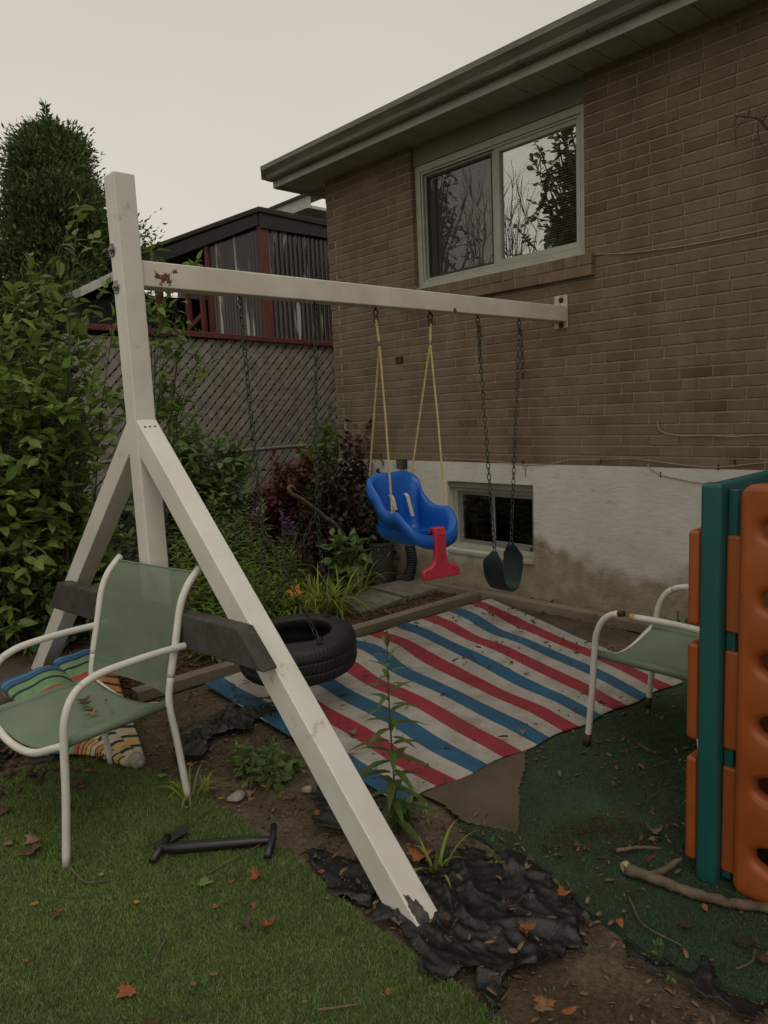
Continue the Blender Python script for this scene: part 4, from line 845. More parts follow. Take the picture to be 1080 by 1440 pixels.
def sheet(name, label, cat, poly, m, z, relief, seed, step=.014, freq=9, sharp=False, group=None, tear=.60):
    """thin sheet cut to a ground outline, with folds; real relief on a fine grid"""
    p = np.array(poly); lo, hi = p.min(0), p.max(0); xs = np.arange(lo[0], hi[0] + step, step); ys = np.arange(lo[1], hi[1] + step, step); X, Y = np.meshgrid(xs, ys)
    jx = X + .02 * (vnoise(X, Y, 14, seed) - .5) + .03 * (vnoise(X, Y, 5, seed + 4) - .5); jy = Y + .02 * (vnoise(X, Y, 14, seed + 2) - .5) + .03 * (vnoise(X, Y, 5, seed + 6) - .5)
    ew = .12 if sharp else .0; ex_, ey_ = X + ew * (vnoise(X, Y, 8, seed + 50) - .5) + ew * .6 * (vnoise(X, Y, 24, seed + 52) - .5), Y + ew * (vnoise(X, Y, 8, seed + 51) - .5) + ew * .6 * (vnoise(X, Y, 24, seed + 53) - .5)
    ins = inside(np.stack([ex_.ravel(), ey_.ravel()], 1), poly).reshape(X.shape)
    if sharp:                                                          # film crumpled into creases: sharp ridges of several directions
        Z = np.zeros_like(X); wx_n = X + .10 * (vnoise(X, Y, 4, seed + 8) - .5); wy_n = Y + .10 * (vnoise(X, Y, 4, seed + 9) - .5)
        rs = np.random.default_rng(seed)
        for q in range(30):
            an = rs.normal(.9, .7); lam = rs.uniform(.05, .22); p1 = wx_n * np.cos(an) + wy_n * np.sin(an); p2 = -wx_n * np.sin(an) + wy_n * np.cos(an)
            ph = p1 / lam + .9 * (vnoise(p2 * .8, p1 * .4, 4, seed + q) - .5) + rs.uniform(0, 1); tri = np.abs((ph % 1) - .5) * 2; msk = np.clip(vnoise(X, Y, 5, seed + q * 3) * 3.2 - 1.7, 0, 1); Z += lam * .16 * tri ** rs.uniform(2.5, 7) * msk
        Z = z + relief * 15 * Z + .010 * vnoise(X, Y, 6, seed + 70)
    else: Z = z + relief * vnoise(X, Y, freq, seed)
    idn = np.arange(X.size).reshape(X.shape); ok = ins[:-1, :-1] & ins[:-1, 1:] & ins[1:, 1:] & ins[1:, :-1]
    if sharp: hole = vnoise(X, Y, 7, seed + 30) * .65 + vnoise(X, Y, 19, seed + 31) * .35; ok &= (hole < tear)[:-1, :-1]
    lab = np.where(ok, np.arange(ok.size).reshape(ok.shape), -1)             # keep the largest connected piece of the sheet
    for _ in range(400):
        n_ = lab.copy()
        for sl_a, sl_b in (((slice(1, None), slice(None)), (slice(None, -1), slice(None))), ((slice(None, -1), slice(None)), (slice(1, None), slice(None))), ((slice(None), slice(1, None)), (slice(None), slice(None, -1))), ((slice(None), slice(None, -1)), (slice(None), slice(1, None)))): n_[sl_a] = np.maximum(n_[sl_a], lab[sl_b])
        n_ = np.where(ok, n_, -1)
        if (n_ == lab).all(): break
        lab = n_
    ids, cn = np.unique(lab[ok], return_counts=True); ok &= lab == ids[cn.argmax()]
    F = np.stack([idn[:-1, :-1], idn[:-1, 1:], idn[1:, 1:], idn[1:, :-1]], -1)[ok]; V = np.stack([jx, jy, Z], -1).reshape(-1, 3); used = np.unique(F); mp = np.full(X.size, -1); mp[used] = np.arange(len(used))
    c = Vector((float(p[:, 0].mean()), float(p[:, 1].mean()), 0)); o = np_mesh(name, V[used] - np.array(c), [mp[F]], m, smooth=True); o.location = c
    sm = o.modifiers.new('thick', 'SOLIDIFY'); sm.thickness = .0012; sm.offset = 1; return tag(o, label, cat, group)
def Gp(*q): return [tuple(G(*a)[:2]) for a in q]
sheet('carpet_flap', 'brown folded-back carpet underside at the front corner of the rug', 'mat', Gp((748, 1045), (733, 1178), (690, 1172), (648, 1163), (618, 1135), (585, 1118), (560, 1128), (600, 1085), (690, 1050)), M['burlap'], .007, .010, 31, .012, 6)
pm, t, b = newmat('black_plastic_sheet'); n = noise(t, 6, 7, .65); rp = ramp(t, [(.4, (.005, .005, .005)), (.7, (.013, .0125, .012))]); t.links.new(n.outputs['Fac'], rp.inputs[0]); n2 = noise(t, 20, 8, .7); r2 = ramp(t, [(.66, (0, 0, 0)), (.8, (.6, .6, .6))]); t.links.new(n2.outputs['Fac'], r2.inputs[0]); t.links.new(mixc(t, r2.outputs[0], rp.outputs[0], (.085, .068, .052)), b.inputs['Base Color']); b.inputs['Roughness'].default_value = .27; b.inputs['Specular IOR Level'].default_value = .55; bump(t, b, noise(t, 38, 5, .6, stretch=(1, 2.6, 1)).outputs['Fac'], .55, .010)
sheet('plastic_sheet', 'torn black plastic sheet lying between the garden chair and the rug', 'plastic sheet', Gp((180, 1068), (260, 1030), (330, 985), (430, 950), (470, 965), (400, 1010), (345, 1022), (300, 1045), (262, 1075), (228, 1098)), pm, .004, 0.028, 41, .0065, 8, True)
sheet('plastic_sheet', 'crumpled black plastic scrap beside the black pipe at the turf edge', 'plastic sheet', Gp((345, 1148), (430, 1110), (520, 1108), (530, 1125), (480, 1180), (430, 1222), (415, 1195), (380, 1180)), pm, .004, 0.026, 42, .0065, 9, True)
sheet('plastic_sheet', 'largest crumpled black plastic sheet around the foot of the front leg', 'plastic sheet', Gp((520, 1250), (545, 1268), (600, 1215), (650, 1208), (760, 1225), (850, 1290), (852, 1310), (800, 1345), (740, 1380), (705, 1440), (690, 1462), (620, 1382), (560, 1330), (525, 1300)), pm, .004, 0.030, 43, .0065, 8, True)
sheet('plastic_sheet', 'narrow black plastic strip tucked under the green carpet edge', 'plastic sheet', Gp((860, 1312), (930, 1335), (1010, 1378), (1090, 1410), (1085, 1432), (1020, 1415), (960, 1392), (890, 1372), (868, 1340)), pm, .008, 0.022, 44, .0065, 9, True)
sheet('plastic_sheet', 'black plastic corner in the bottom right of the yard', 'plastic sheet', Gp((1010, 1440), (1080, 1418), (1160, 1440), (1160, 1520), (1020, 1500)), pm, .004, 0.026, 45, .0065, 9, True)
sheet('plastic_sheet', 'dusty grey-black plastic scrap on the ground left behind the chair', 'plastic sheet', Gp((-60, 1060), (-20, 1035), (70, 1015), (150, 1035), (120, 1065), (20, 1085), (-60, 1090)), pm, .003, 0.018, 46, .0065, 8, True)

sheet('plastic_sheet', 'thin black plastic strip along the turf edge left of the front leg foot', 'plastic sheet', Gp((420, 1190), (470, 1180), (545, 1250), (570, 1310), (600, 1350), (570, 1345), (500, 1285), (450, 1240)), pm, .003, 0.022, 47, .007, 9, True)
sheet('plastic_sheet', 'small torn black plastic piece on the soil below the carpet flap', 'plastic sheet', Gp((628, 1180), (660, 1178), (700, 1205), (690, 1220), (650, 1208)), pm, .003, 0.020, 48, .007, 9, True)
# planks and slabs
def plank(label, a, b, wd, th, m, name='plank'):
    a, b = Vector(a), Vector(b); d = b - a; L = d.length; ang = math.atan2(d.y, d.x); root = thing(name, label, 'plank', a, ang); k = MB(); r = random.Random(int(L * 1000))
    n = 14; rings = []
    for i in range(n + 1):
        x = L * i / n; q = r.uniform(-.002, .002); rings.append([(x, -wd / 2 + q, -.02), (x, wd / 2 + q, -.02), (x, wd / 2 + q, th + q), (x, -wd / 2 + q, th + q * .5)])
    k.loft(rings); o = k.build('board', m, root, bevel=.004); return root
plank('long weathered border board along the house wall', (4.225, 4.13, .0), (4.235, -.5, .0), .085, .045, M['plankx'])
plank('weathered border board between the rug and the flower bed', (4.165, 3.575, .0), (1.50, 3.665, .0), .085, .042, M['plankx'])
def slab(label, pts, z0, z1, name='flagstone'):
    c = sum((Vector((*p, 0)) for p in pts), Vector()) / len(pts); k = OB(c); k.prism([(x, y, z0) for x, y in pts], (0, 0, z1 - z0)); o = k.build(name, M['slab'], bevel=.008); o.location = c; tag(o, label, 'paving slab')
slab('grey flagstone in the flower bed nearest the house corner', Gp((575, 842), (640, 822), (600, 812), (520, 828)), -.02, .022)
slab('grey flagstone with a stick across it beside the lilies', Gp((505, 862), (572, 845), (518, 830), (455, 850)), -.02, .018)

# ================================================================== CLIMBER
cl = thing('toy_climber', 'orange and teal plastic cube climber with oval holes at the right edge', 'climbing toy', (2.06, .88, 0))
CLO = Vector((2.06, .88, 0))
def cbuild(k, *a, **kw): k.v = [tuple(Vector(p) - CLO) for p in k.v]; return k.build(*a, **kw)
CH = 1.208
def rbox(lo, hi): k = MB(); k.box(lo, hi); return k
cbuild(rbox((2.028, .844, .0), (2.080, .904, CH)), 'corner_post', M['teal'], cl, bevel=.013, seg=4)
cbuild(rbox((2.000, -.42, .0), (2.082, -.335, CH)), 'corner_post', M['teal'], cl, bevel=.016, seg=4)
cbuild(rbox((3.10, .845, .0), (3.18, .925, CH)), 'corner_post', M['teal'], cl, bevel=.016, seg=4)
cbuild(rbox((3.10, -.42, .0), (3.18, -.335, CH)), 'corner_post', M['teal'], cl, bevel=.016, seg=4)
cbuild(rbox((2.082, .850, CH - .10), (3.098, .903, CH - .003)), 'top_rail', M['teal'], cl, bevel=.014, seg=3)
# far panel, its interlocking tabs wrapping round the post
k = rbox((2.11, .858, .03), (3.095, .905, CH - .11)); cbuild(k, 'side_panel', M['orange'], cl, bevel=.012, seg=3)
for z0, z1 in ((.055, .385), (.44, .735), (.79, 1.07)):
    cbuild(rbox((2.036, .9055, z0), (2.105, .941, z1)), 'panel_tab', M['orange'], cl, bevel=.012, seg=3)
    cbuild(rbox((2.062, .800, z0 - .01), (2.10, .8435, z1 - .01)), 'panel_tab', M['orange'], cl, bevel=.008, seg=3)
cbuild(rbox((2.070, .815, .02), (2.098, .8430, CH - .02)), 'post_web', M['teal'], cl, bevel=.004)
# front panel with oval hand holes (cells of a grid, filleted rims)
def panel(x0, x1, ys, zs, hy, hz):
    k = MB(); ne = 40
    for (ya, yb) in ys:
        for (za, zb) in zs:
            cy, cz = (ya + yb) / 2, (za + zb) / 2; Lr = []
            rect = []
            for i in range(ne):
                a = 2 * math.pi * (i + .5) / ne; c, s = math.cos(a), math.sin(a); q = min((yb - ya) / 2 / max(abs(c), 1e-6), (zb - za) / 2 / max(abs(s), 1e-6)); rect.append((cy + c * q, cz + s * q))
            for i in (0, 1, 2, 3):                                    # snap the nearest ring vertices to the cell's corners
                ccy, ccz = (ya, yb, yb, ya)[i], (za, za, zb, zb)[i]; j = min(range(ne), key=lambda q: (rect[q][0] - ccy) ** 2 + (rect[q][1] - ccz) ** 2); rect[j] = (ccy, ccz)
            def ell(f): 
                o = []
                for i in range(ne):
                    a = 2 * math.pi * (i + .5) / ne; c, s = math.cos(a), math.sin(a); ex = .75; o.append((cy + math.copysign(abs(c) ** ex, c) * (hy + f), cz + math.copysign(abs(s) ** ex, s) * (hz + f)))
                return o
            R_ = [[(x0, *p) for p in rect], [(x0, *p) for p in ell(.021)], [(x0 + .002, *p) for p in ell(.014)], [(x0 + .009, *p) for p in ell(.005)], [(x0 + .022, *p) for p in ell(0)], [(x1 - .022, *p) for p in ell(0)], [(x1 - .008, *p) for p in ell(.009)], [(x1, *p) for p in ell(.028)], [(x1, *p) for p in rect]]
            k.loft(R_, cap=False)
    y0, y1, z0, z1 = min(a for a, _ in ys), max(b for _, b in ys), min(a for a, _ in zs), max(b for _, b in zs)
    # rounded outer rim swept round the panel
    cr = .02; out_ = []
    def rr(o_, x): 
        pts = []
        for (cy, cz, a0) in ((y1 - .02, z1 - .02, 0), (y0 + .02, z1 - .02, 90), (y0 + .02, z0 + .02, 180), (y1 - .02, z0 + .02, 270)):
            for q in range(5): a = rad(a0 + q * 22.5); pts.append((x, cy + math.cos(a) * (.02 + o_), cz + math.sin(a) * (.02 + o_)))
        return pts
    k2 = MB(); k2.loft([rr(-.0002, x0 - .0002), rr(.010, x0 + .002), rr(.018, x0 + .012), rr(.018, x1 - .012), rr(.010, x1 - .002), rr(-.0002, x1 + .0002)], cap=False)
    b0 = len(k.v); k.v += k2.v; k.t += k2.t; k.f += [tuple(i + b0 for i in f) for f in k2.f]; return k
zc = [WX(1078, q, 2.05).z for q in (757, 846, 935, 1024, 1112, 1196)]; ed_ = [CH - .018] + [(zc[i] + zc[i + 1]) / 2 for i in range(5)] + [.018]
zs = [(ed_[i + 1], ed_[i]) for i in range(6)]; ys = [(.535, .783), (.287, .535), (.039, .287), (-.31, .039)]
k = panel(2.040, 2.100, ys, zs, .086, .036)
o = cbuild(k, 'front_panel', M['orange'], cl); bm = bmesh.new(); bm.from_mesh(o.data); bmesh.ops.remove_doubles(bm, verts=bm.verts, dist=.0004); bmesh.ops.recalc_face_normals(bm, faces=bm.faces); bm.to_mesh(o.data); bm.free()
o.data.polygons.foreach_set('use_smooth', [True] * len(o.data.polygons)); o.modifiers.new('split', 'EDGE_SPLIT').split_angle = rad(50)
cbuild(rbox((2.11, -.33, .55), (3.09, .40, .62)), 'platform', M['teal'], cl, bevel=.012)
k = MB(); k.loft([[(2.25 + .62 * t, y, .18 + .75 * (1 - t) ** 1.3 + dz) for y, dz in ((-.25, .12), (-.22, .12), (-.20, 0), (.55, 0), (.57, .12), (.60, .12), (.60, -.03), (-.25, -.03))] for t in [i / 10 for i in range(11)]]); cbuild(k, 'slide', M['aqua'], cl, bevel=.004)
cbuild(rbox((2.11, -.41, .03), (3.09, -.36, CH - .1)), 'side_panel', M['orange'], cl, bevel=.012)

# ================================================================== NEIGHBOUR'S FENCE, LATTICE, PORCH
FY = 6.75
fn = thing('chain_link_fence', 'old chain-link fence with a galvanised top rail behind the flower bed', 'fence', (2.0, FY, 0))
k = MB(); k.tube([(x, .0, 1.085 + .006 * math.sin(x * 3)) for x in np.linspace(-1.2, 3.7, 16)], .021, 10); k.build('top_rail', M['galv'], fn, smooth=True)
for x in (-.9, 1.2, 3.45): k = MB(); k.tube([(x, .03, -.05), (x, .03, 1.13)], .026, 10); k.build('post', M['galv'], fn, smooth=True)
k = MB(); step = .055
for i in range(int(6.2 / step)):
    x = -1.2 - 1.06 + i * step
    for s in (0, 1):
        a, b_ = (x, x + 1.06); z0, z1 = (.02, 1.08) if s == 0 else (1.08, .02)
        lo = max(a, -1.2); hi = min(b_, 3.7)
        if hi - lo < .05: continue
        f = lambda q: z0 + (z1 - z0) * (q - a) / 1.06
        k.tube([(lo, .004 * s, f(lo)), (hi, .004 * s, f(hi))], .0017, 3, cap=False)
k.build('mesh', M['galv'], fn)

LY = 7.5
LA, LB = WY(100, 461, LY), WY(480, 488, LY)
ptx = M['lattice']
lf = thing('lattice_fence', 'grey weathered diagonal lattice screen topped by a red rail under the porch', 'fence', (2.9, LY, 0))
LO = Vector((2.9, LY, 0))
zt = lambda x: LA.z + (LB.z - LA.z) * (x - LA.x) / (LB.x - LA.x)
def lattice_panel(x0, x1, zb):
    k = MB(); w_, g = .092, .0884
    for lay, sgn in ((0, 1), (1, -1)):
        y = -.012 if lay == 0 else .002; gp = g if lay == 0 else .090
        n = int((x1 - x0 + 2.2) / (gp * 1.414)) + 1
        for i in range(n):
            xb = (x0 - 2.1 + i * gp * 1.414) if sgn > 0 else (x0 + i * gp * 1.414)
            # line x = xb + sgn*(z-zb); clip to panel
            pts = []
            za, zb2 = zb, zt((x0 + x1) / 2) - .01
            lo, hi = (xb, xb + sgn * (zb2 - za)); 
            t0, t1 = 0.0, 1.0
            dx = hi - lo
            for bound, side in ((x0, 1), (x1, -1)):
                q = (bound - lo) / dx
                if side * dx > 0: t0 = max(t0, q)
                else: t1 = min(t1, q)
            if t1 - t0 < .03: continue
            A = Vector((lo + dx * t0, y, za + (zb2 - za) * t0)); B = Vector((lo + dx * t1, y, za + (zb2 - za) * t1)); j = random.uniform(-.003, .003)
            A.y += j; B.y += j; k.beam(A - Vector((2.9, 0, 0)), B - Vector((2.9, 0, 0)), .009, w_ * random.uniform(.9, 1.05), up=(0, 1, 0)) if False else k.hexa([
                A + Vector((-w_ * .5 - 2.9, -.005, sgn * w_ * .0)), A + Vector((w_ * .5 - 2.9, -.005, 0)), A + Vector((w_ * .5 - 2.9, .005, 0)), A + Vector((-w_ * .5 - 2.9, .005, 0)),
                B + Vector((-w_ * .5 - 2.9, -.005, 0)), B + Vector((w_ * .5 - 2.9, -.005, 0)), B + Vector((w_ * .5 - 2.9, .005, 0)), B + Vector((-w_ * .5 - 2.9, .005, 0))])
    return k
xs = (LA.x, WY(300, 478, LY).x, 6.6)
for x0, x1 in ((xs[0], xs[2]),): lattice_panel(x0, x1, .55).build('lattice_panel', ptx, lf)
k = MB(); k.hexa([(LA.x - 2.9, -.06, LA.z - .01), (LB.x - 2.9 + .3, -.06, zt(LB.x + .3) - .01), (LB.x - 2.9 + .3, .06, zt(LB.x + .3) - .01), (LA.x - 2.9, .06, LA.z - .01), (LA.x - 2.9, -.06, LA.z + .05), (LB.x - 2.9 + .3, -.06, zt(LB.x + .3) + .05), (LB.x - 2.9 + .3, .06, zt(LB.x + .3) + .05), (LA.x - 2.9, .06, LA.z + .05)]); k.build('rail', M['redwood'], lf, bevel=.006)
k = MB(); k.hexa([(LA.x - 2.9, .02, LA.z - .10), (LB.x - 2.9 + .3, .02, zt(LB.x + .3) - .10), (LB.x - 2.9 + .3, .06, zt(LB.x + .3) - .10), (LA.x - 2.9, .06, LA.z - .10), (LA.x - 2.9, .02, LA.z - .012), (LB.x - 2.9 + .3, .02, zt(LB.x + .3) - .012), (LB.x - 2.9 + .3, .06, zt(LB.x + .3) - .012), (LA.x - 2.9, .06, LA.z - .012)])
k.box((LA.x - 2.9, .10, .0), (6.6 - 2.9, .14, 2.2)); k.build('backing_board', M['dark'], lf)

# porch enclosure (corner towards the camera)
pc = WY(367, 300, 8.3); PXc, PYc, PZt = pc.x, 8.3, pc.z
DZ = 2.40
po = thing('porch', 'red framed porch walled with smoky corrugated plastic under a black roof', 'porch', (PXc, PYc, 0))
def pbuild(k, *a, **kw): k.v = [tuple(Vector(p) - Vector((PXc, PYc, 0))) for p in k.v]; return k.build(*a, **kw)
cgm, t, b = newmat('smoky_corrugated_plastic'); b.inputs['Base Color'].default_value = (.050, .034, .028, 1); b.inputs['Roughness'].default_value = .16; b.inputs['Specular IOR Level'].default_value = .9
n = noise(t, 3, 5, .6, stretch=(1, 1, .15)); rp = ramp(t, [(.42, (.016, .008, .007)), (.62, (.055, .024, .019)), (.75, (.14, .085, .072))]); t.links.new(n.outputs['Fac'], rp.inputs[0]); n2 = noise(t, 6.5, 3, .5, stretch=(1, 1, .10)); r2 = ramp(t, [(.585, (0, 0, 0)), (.63, (1, 1, 1))]); t.links.new(n2.outputs['Fac'], r2.inputs[0]); t.links.new(mixc(t, r2.outputs[0], rp.outputs[0], (.52, .49, .45)), b.inputs['Base Color'])  # pale vertical streaks paint bright sky reflections and backlight into the panel colour
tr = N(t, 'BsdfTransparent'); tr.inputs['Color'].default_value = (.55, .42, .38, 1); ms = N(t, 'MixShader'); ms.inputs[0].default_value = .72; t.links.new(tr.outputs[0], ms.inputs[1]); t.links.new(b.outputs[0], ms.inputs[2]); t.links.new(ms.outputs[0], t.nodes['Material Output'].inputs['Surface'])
def corr(a, b_, z0, z1, amp=.014, pitch=.075):
    a, b_ = Vector((*a, 0)), Vector((*b_, 0)); d = b_ - a; L = d.length; d.normalize(); nrm = Vector((d.y, -d.x, 0)); n_ = int(L / pitch * 8); k = MB(); r1, r2 = [], []
    for i in range(n_ + 1):
        p = a + d * (L * i / n_) + nrm * (amp * math.sin(2 * math.pi * i / 8)); r1.append(p + Vector((0, 0, z0))); r2.append(p + Vector((0, 0, z1 if not callable(z1) else z1(p))))
    k.loft([r1, r2], cap=False, closed=False); return k
RX = 7.6
yl = WX(205, 352, PXc).y; zl = WX(205, 352, PXc).z
zr = lambda y: PZt + (zl - PZt) * (y - PYc) / (yl - PYc)
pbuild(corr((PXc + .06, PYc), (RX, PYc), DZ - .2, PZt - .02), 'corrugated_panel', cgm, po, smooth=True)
yp = WX(300, 400, PXc).y
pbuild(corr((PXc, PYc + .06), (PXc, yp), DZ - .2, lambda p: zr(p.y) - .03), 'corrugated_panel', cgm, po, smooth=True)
k = MB(); k.box((PXc - .05, PYc - .05, 1.9), (PXc + .06, PYc + .06, PZt - .02)); pbuild(k, 'post', M['redwood'], po, bevel=.005)
k = MB(); k.box((PXc - .05, yp, 1.9), (PXc + .05, yp + .11, zr(yp) - .02)); pbuild(k, 'post', M['redwood'], po, bevel=.005)
ye = WX(225, 400, PXc).y
k = MB(); k.box((PXc - .05, ye, 1.9), (PXc + .05, ye + .11, zr(ye) - .06)); pbuild(k, 'post', M['redwood'], po, bevel=.005)
# open gate frame leaning in the doorway
yg0, yg1 = WX(284, 400, PXc - .1).y, WX(264, 400, PXc - .1).y
k = MB()
for y in (yg0, yg1): k.box((PXc - .14, y - .035, 2.0), (PXc - .08, y + .035, 3.62 if y == yg0 else 3.5))
k.beam((PXc - .11, yg0, 2.95), (PXc - .11, yg1, 2.80), .05, .07); k.beam((PXc - .11, yg0, 3.62), (PXc - .11, yg1, 3.45), .05, .07); k.beam((PXc - .11, yg0, 2.55), (PXc - .11, yg1, 2.70), .05, .07)
pbuild(k, 'gate_frame', M['redwood'], po, bevel=.004)
k = MB(); k.box((PXc + .065, PYc - .03, DZ - .12), (RX, PYc + .04, DZ)); k.box((PXc + .065, PYc + .03, DZ + .9), (RX, PYc + .07, DZ + .97)); k.box((PXc + .03, PYc + .08, DZ + .9), (PXc + .07, yp, DZ + .97)); pbuild(k, 'rail', M['redwood'], po)
k = MB(); k.box((PXc - .02, PYc, 2.0), (RX, yl + 1.6, 2.12)); pbuild(k, 'deck', M['redwood'], po)
k = MB(); ov = .10
k.hexa([(PXc - ov, PYc - ov, PZt - .015), (RX, PYc - ov, PZt - .08), (RX, yl + 1.6, zl - .08), (PXc - ov, yl + 1.6, zl - .015), (PXc - ov, PYc - ov, PZt + .055), (RX, PYc - ov, PZt + .02), (RX, yl + 1.6, zl + .02), (PXc - ov, yl + 1.6, zl + .055)])
rfm = mat('black_roll_roofing', (.022, .018, .016), (.012, .010, .010), 6, .7, .5, 20, .02); o = pbuild(k, 'roof', rfm, po, bevel=.012)
k = MB(); k.box((PXc - .07, PYc - .075, PZt - .20), (RX, PYc - .04, PZt - .02)); pbuild(k, 'roof_flap', rfm, po)
k = MB(); k.hexa([(PXc - .08, PYc - .03, PZt - .16), (PXc - .055, PYc - .03, PZt - .16), (PXc - .055, yl + 1.5, zl - .30), (PXc - .08, yl + 1.5, zl - .30), (PXc - .08, PYc - .03, PZt - .02), (PXc - .055, PYc - .03, PZt - .02), (PXc - .055, yl + 1.5, zl - .06), (PXc - .08, yl + 1.5, zl - .06)]); pbuild(k, 'roof_flap', rfm, po)
k = MB(); k.box((PXc + 1.9, PYc + .3, 2.1), (PXc + 1.95, yl, PZt - .1)); k.box((PXc - .1, yl + 1.5, 2.1), (RX, yl + 1.54, PZt - .3)); pbuild(k, 'interior_wall', mat('porch_interior', (.045, .03, .025), None, 3, .9), po)

# house beyond the porch
nh = thing('neighbour_house', 'neighbouring house with a pale eave just visible behind the porch', 'house', (7.5, 10, 0)); NO = Vector((7.5, 10, 0))
class NB(MB):
    def build(s, *a, **k): s.v = [tuple(Vector(p) - NO) for p in s.v]; return super().build(*a, **k)
ea, eb = WX(385, 297, 6.9), WX(462, 274, 6.9)
ey0, ey1, ez = 14.5, 8.9, (WX(400, 291, 6.9).z + WX(459, 275, 6.9).z) / 2
k = NB(); k.box((7.62, 9.1, 0), (7.9, 14.4, ez)); k.build('wall', mat('pale_siding', (.42, .40, .36), None, 6, .8), nh)
k = NB(); k.box((6.9, ey1, ez - .10), (6.96, ey0, ez + .06)); k.box((6.97, ey1, ez - .10), (7.62, ey0, ez - .06)); k.build('eave', mat('white_eave', (.62, .60, .55), None, 6, .6), nh)
k = NB(); k.hexa([(6.86, ey1 - .1, ez + .065), (10, ey1 - .1, ez + 1.3), (10, ey0, ez + 1.3), (6.86, ey0, ez + .065), (6.86, ey1 - .1, ez + .10), (10, ey1 - .1, ez + 1.34), (10, ey0, ez + 1.34), (6.86, ey0, ez + .10)]); k.build('roof', M['roof'], nh)
# low outbuilding behind the bushes
ob = thing('garden_shed', 'low shed with a pale sloping eave seen behind the left bushes', 'shed', (4.9, 12.3, 0)); q0, q1 = WY(118, 409, 12), WY(158, 390, 12)
k = MB(); k.box((-.3, .1, 0), (1.2, 2.2, q0.z - .05)); k.build('wall', mat('dark_shed', (.05, .045, .04), None, 6, .9), ob)
k = MB(); a, b_ = q0 - Vector((4.9, 12.3, 0)), q1 - Vector((4.9, 12.3, 0)); dd = (b_ - a); a = a - dd * .1; b_ = b_ + dd * .8
k.hexa([a + Vector((0, 0, -.06)), b_ + Vector((0, 0, -.06)), b_ + Vector((0, 2.5, -.06)), a + Vector((0, 2.5, -.06)), a + Vector((0, 0, .06)), b_ + Vector((0, 0, .06)), b_ + Vector((0, 2.5, .06)), a + Vector((0, 2.5, .06))]); k.build('roof', mat('pale_eave', (.55, .54, .5), None, 6, .6), ob)
# ================================================================== VEGETATION
L_BUSH = leafmat('bush_leaf', (.065, .125, .028), (.27, .39, .085), .38, .42, .4)
L_VINE = leafmat('vine_leaf', (.06, .115, .034), (.20, .30, .095), .34)
L_BRIGHT = leafmat('bright_leaf', (.06, .12, .022), (.20, .31, .065), .35)
L_RED = leafmat('smoke_bush_leaf', (.040, .012, .012), (.15, .034, .028), .2)
L_PURP = leafmat('dark_purple_leaf', (.022, .014, .012), (.078, .042, .032), .12)
L_DARK = leafmat('dark_green_leaf', (.025, .050, .020), (.085, .14, .052), .22)
L_STEM = leafmat('willow_leaf', (.07, .14, .022), (.28, .40, .08), .4)
L_LILY = leafmat('lily_blade', (.10, .15, .022), (.38, .44, .090), .4)
L_CONIF = leafmat('cedar_spray', (.024, .048, .018), (.135, .185, .060), .2, .7, .2)
L_MAPLE = leafmat('maple_leaf', (.03, .05, .018), (.09, .13, .045), .3)
L_GOLD = leafmat('goldenrod_leaf', (.045, .09, .02), (.15, .22, .055), .3)

def rad3(c, *rr): return (tuple(c), rr)
# large shrub at the left edge
shrub('leafy_shrub', 'large broad-leaved green shrub filling the left side behind the swing', 'shrub', (1.45, 5.45, -.02),
      [rad3((1.55, 5.25, 1.15), .55, .45, .95), rad3((1.15, 5.35, 1.3), .5, .5, .9), rad3((1.2, 4.95, .7), .45, .3, .6), rad3((.75, 5.3, 1.2), .5, .6, 1.0), rad3((1.95, 5.45, 1.35), .30, .35, .65), rad3((1.95, 5.35, .55), .3, .35, .5), rad3((1.72, 5.05, 1.95), .28, .2, .25), rad3(WY(70, 450, 5.1), .38, .25, .30), rad3(WY(10, 440, 5.1), .30, .25, .28), rad3(WY(130, 450, 5.0), .22, .2, .2), rad3(WY(158, 530, 4.95), .14, .15, .36), rad3(WY(60, 560, 4.8), .40, .2, .35), rad3(WY(60, 720, 4.75), .40, .2, .4)],
      240, .108, T_BROAD, L_BUSH, M['bark'], 21, .45, .27, .056, .008, 10, .35, start=.28,
      sprig=[WY(112, 285, 5.0), WY(106, 300, 5.1), WY(45, 360, 5.1), WY(150, 400, 5), WY(65, 400, 5), WY(20, 410, 5)])
shrub('leafy_shrub', 'slender green sapling with sprigs poking above the white crossbeam', 'shrub', (2.35, 5.3, -.02),
      [rad3(WY(250, 525, 5.05), .22, .2, .25), rad3(WY(225, 560, 5.1), .2, .2, .3), rad3(WY(235, 430, 5.1), .14, .1, .2)], 10, .10, T_MED, L_BRIGHT, M['bark'], 22, .1, .2, .055, .006, 6, .4, start=.66,
      sprig=[WY(217, 338, 5.05), WY(212, 350, 5), WY(276, 362, 5.1), WY(262, 372, 5.1), WY(282, 515, 5), WY(258, 455, 5.05), WY(275, 575, 5.05)])
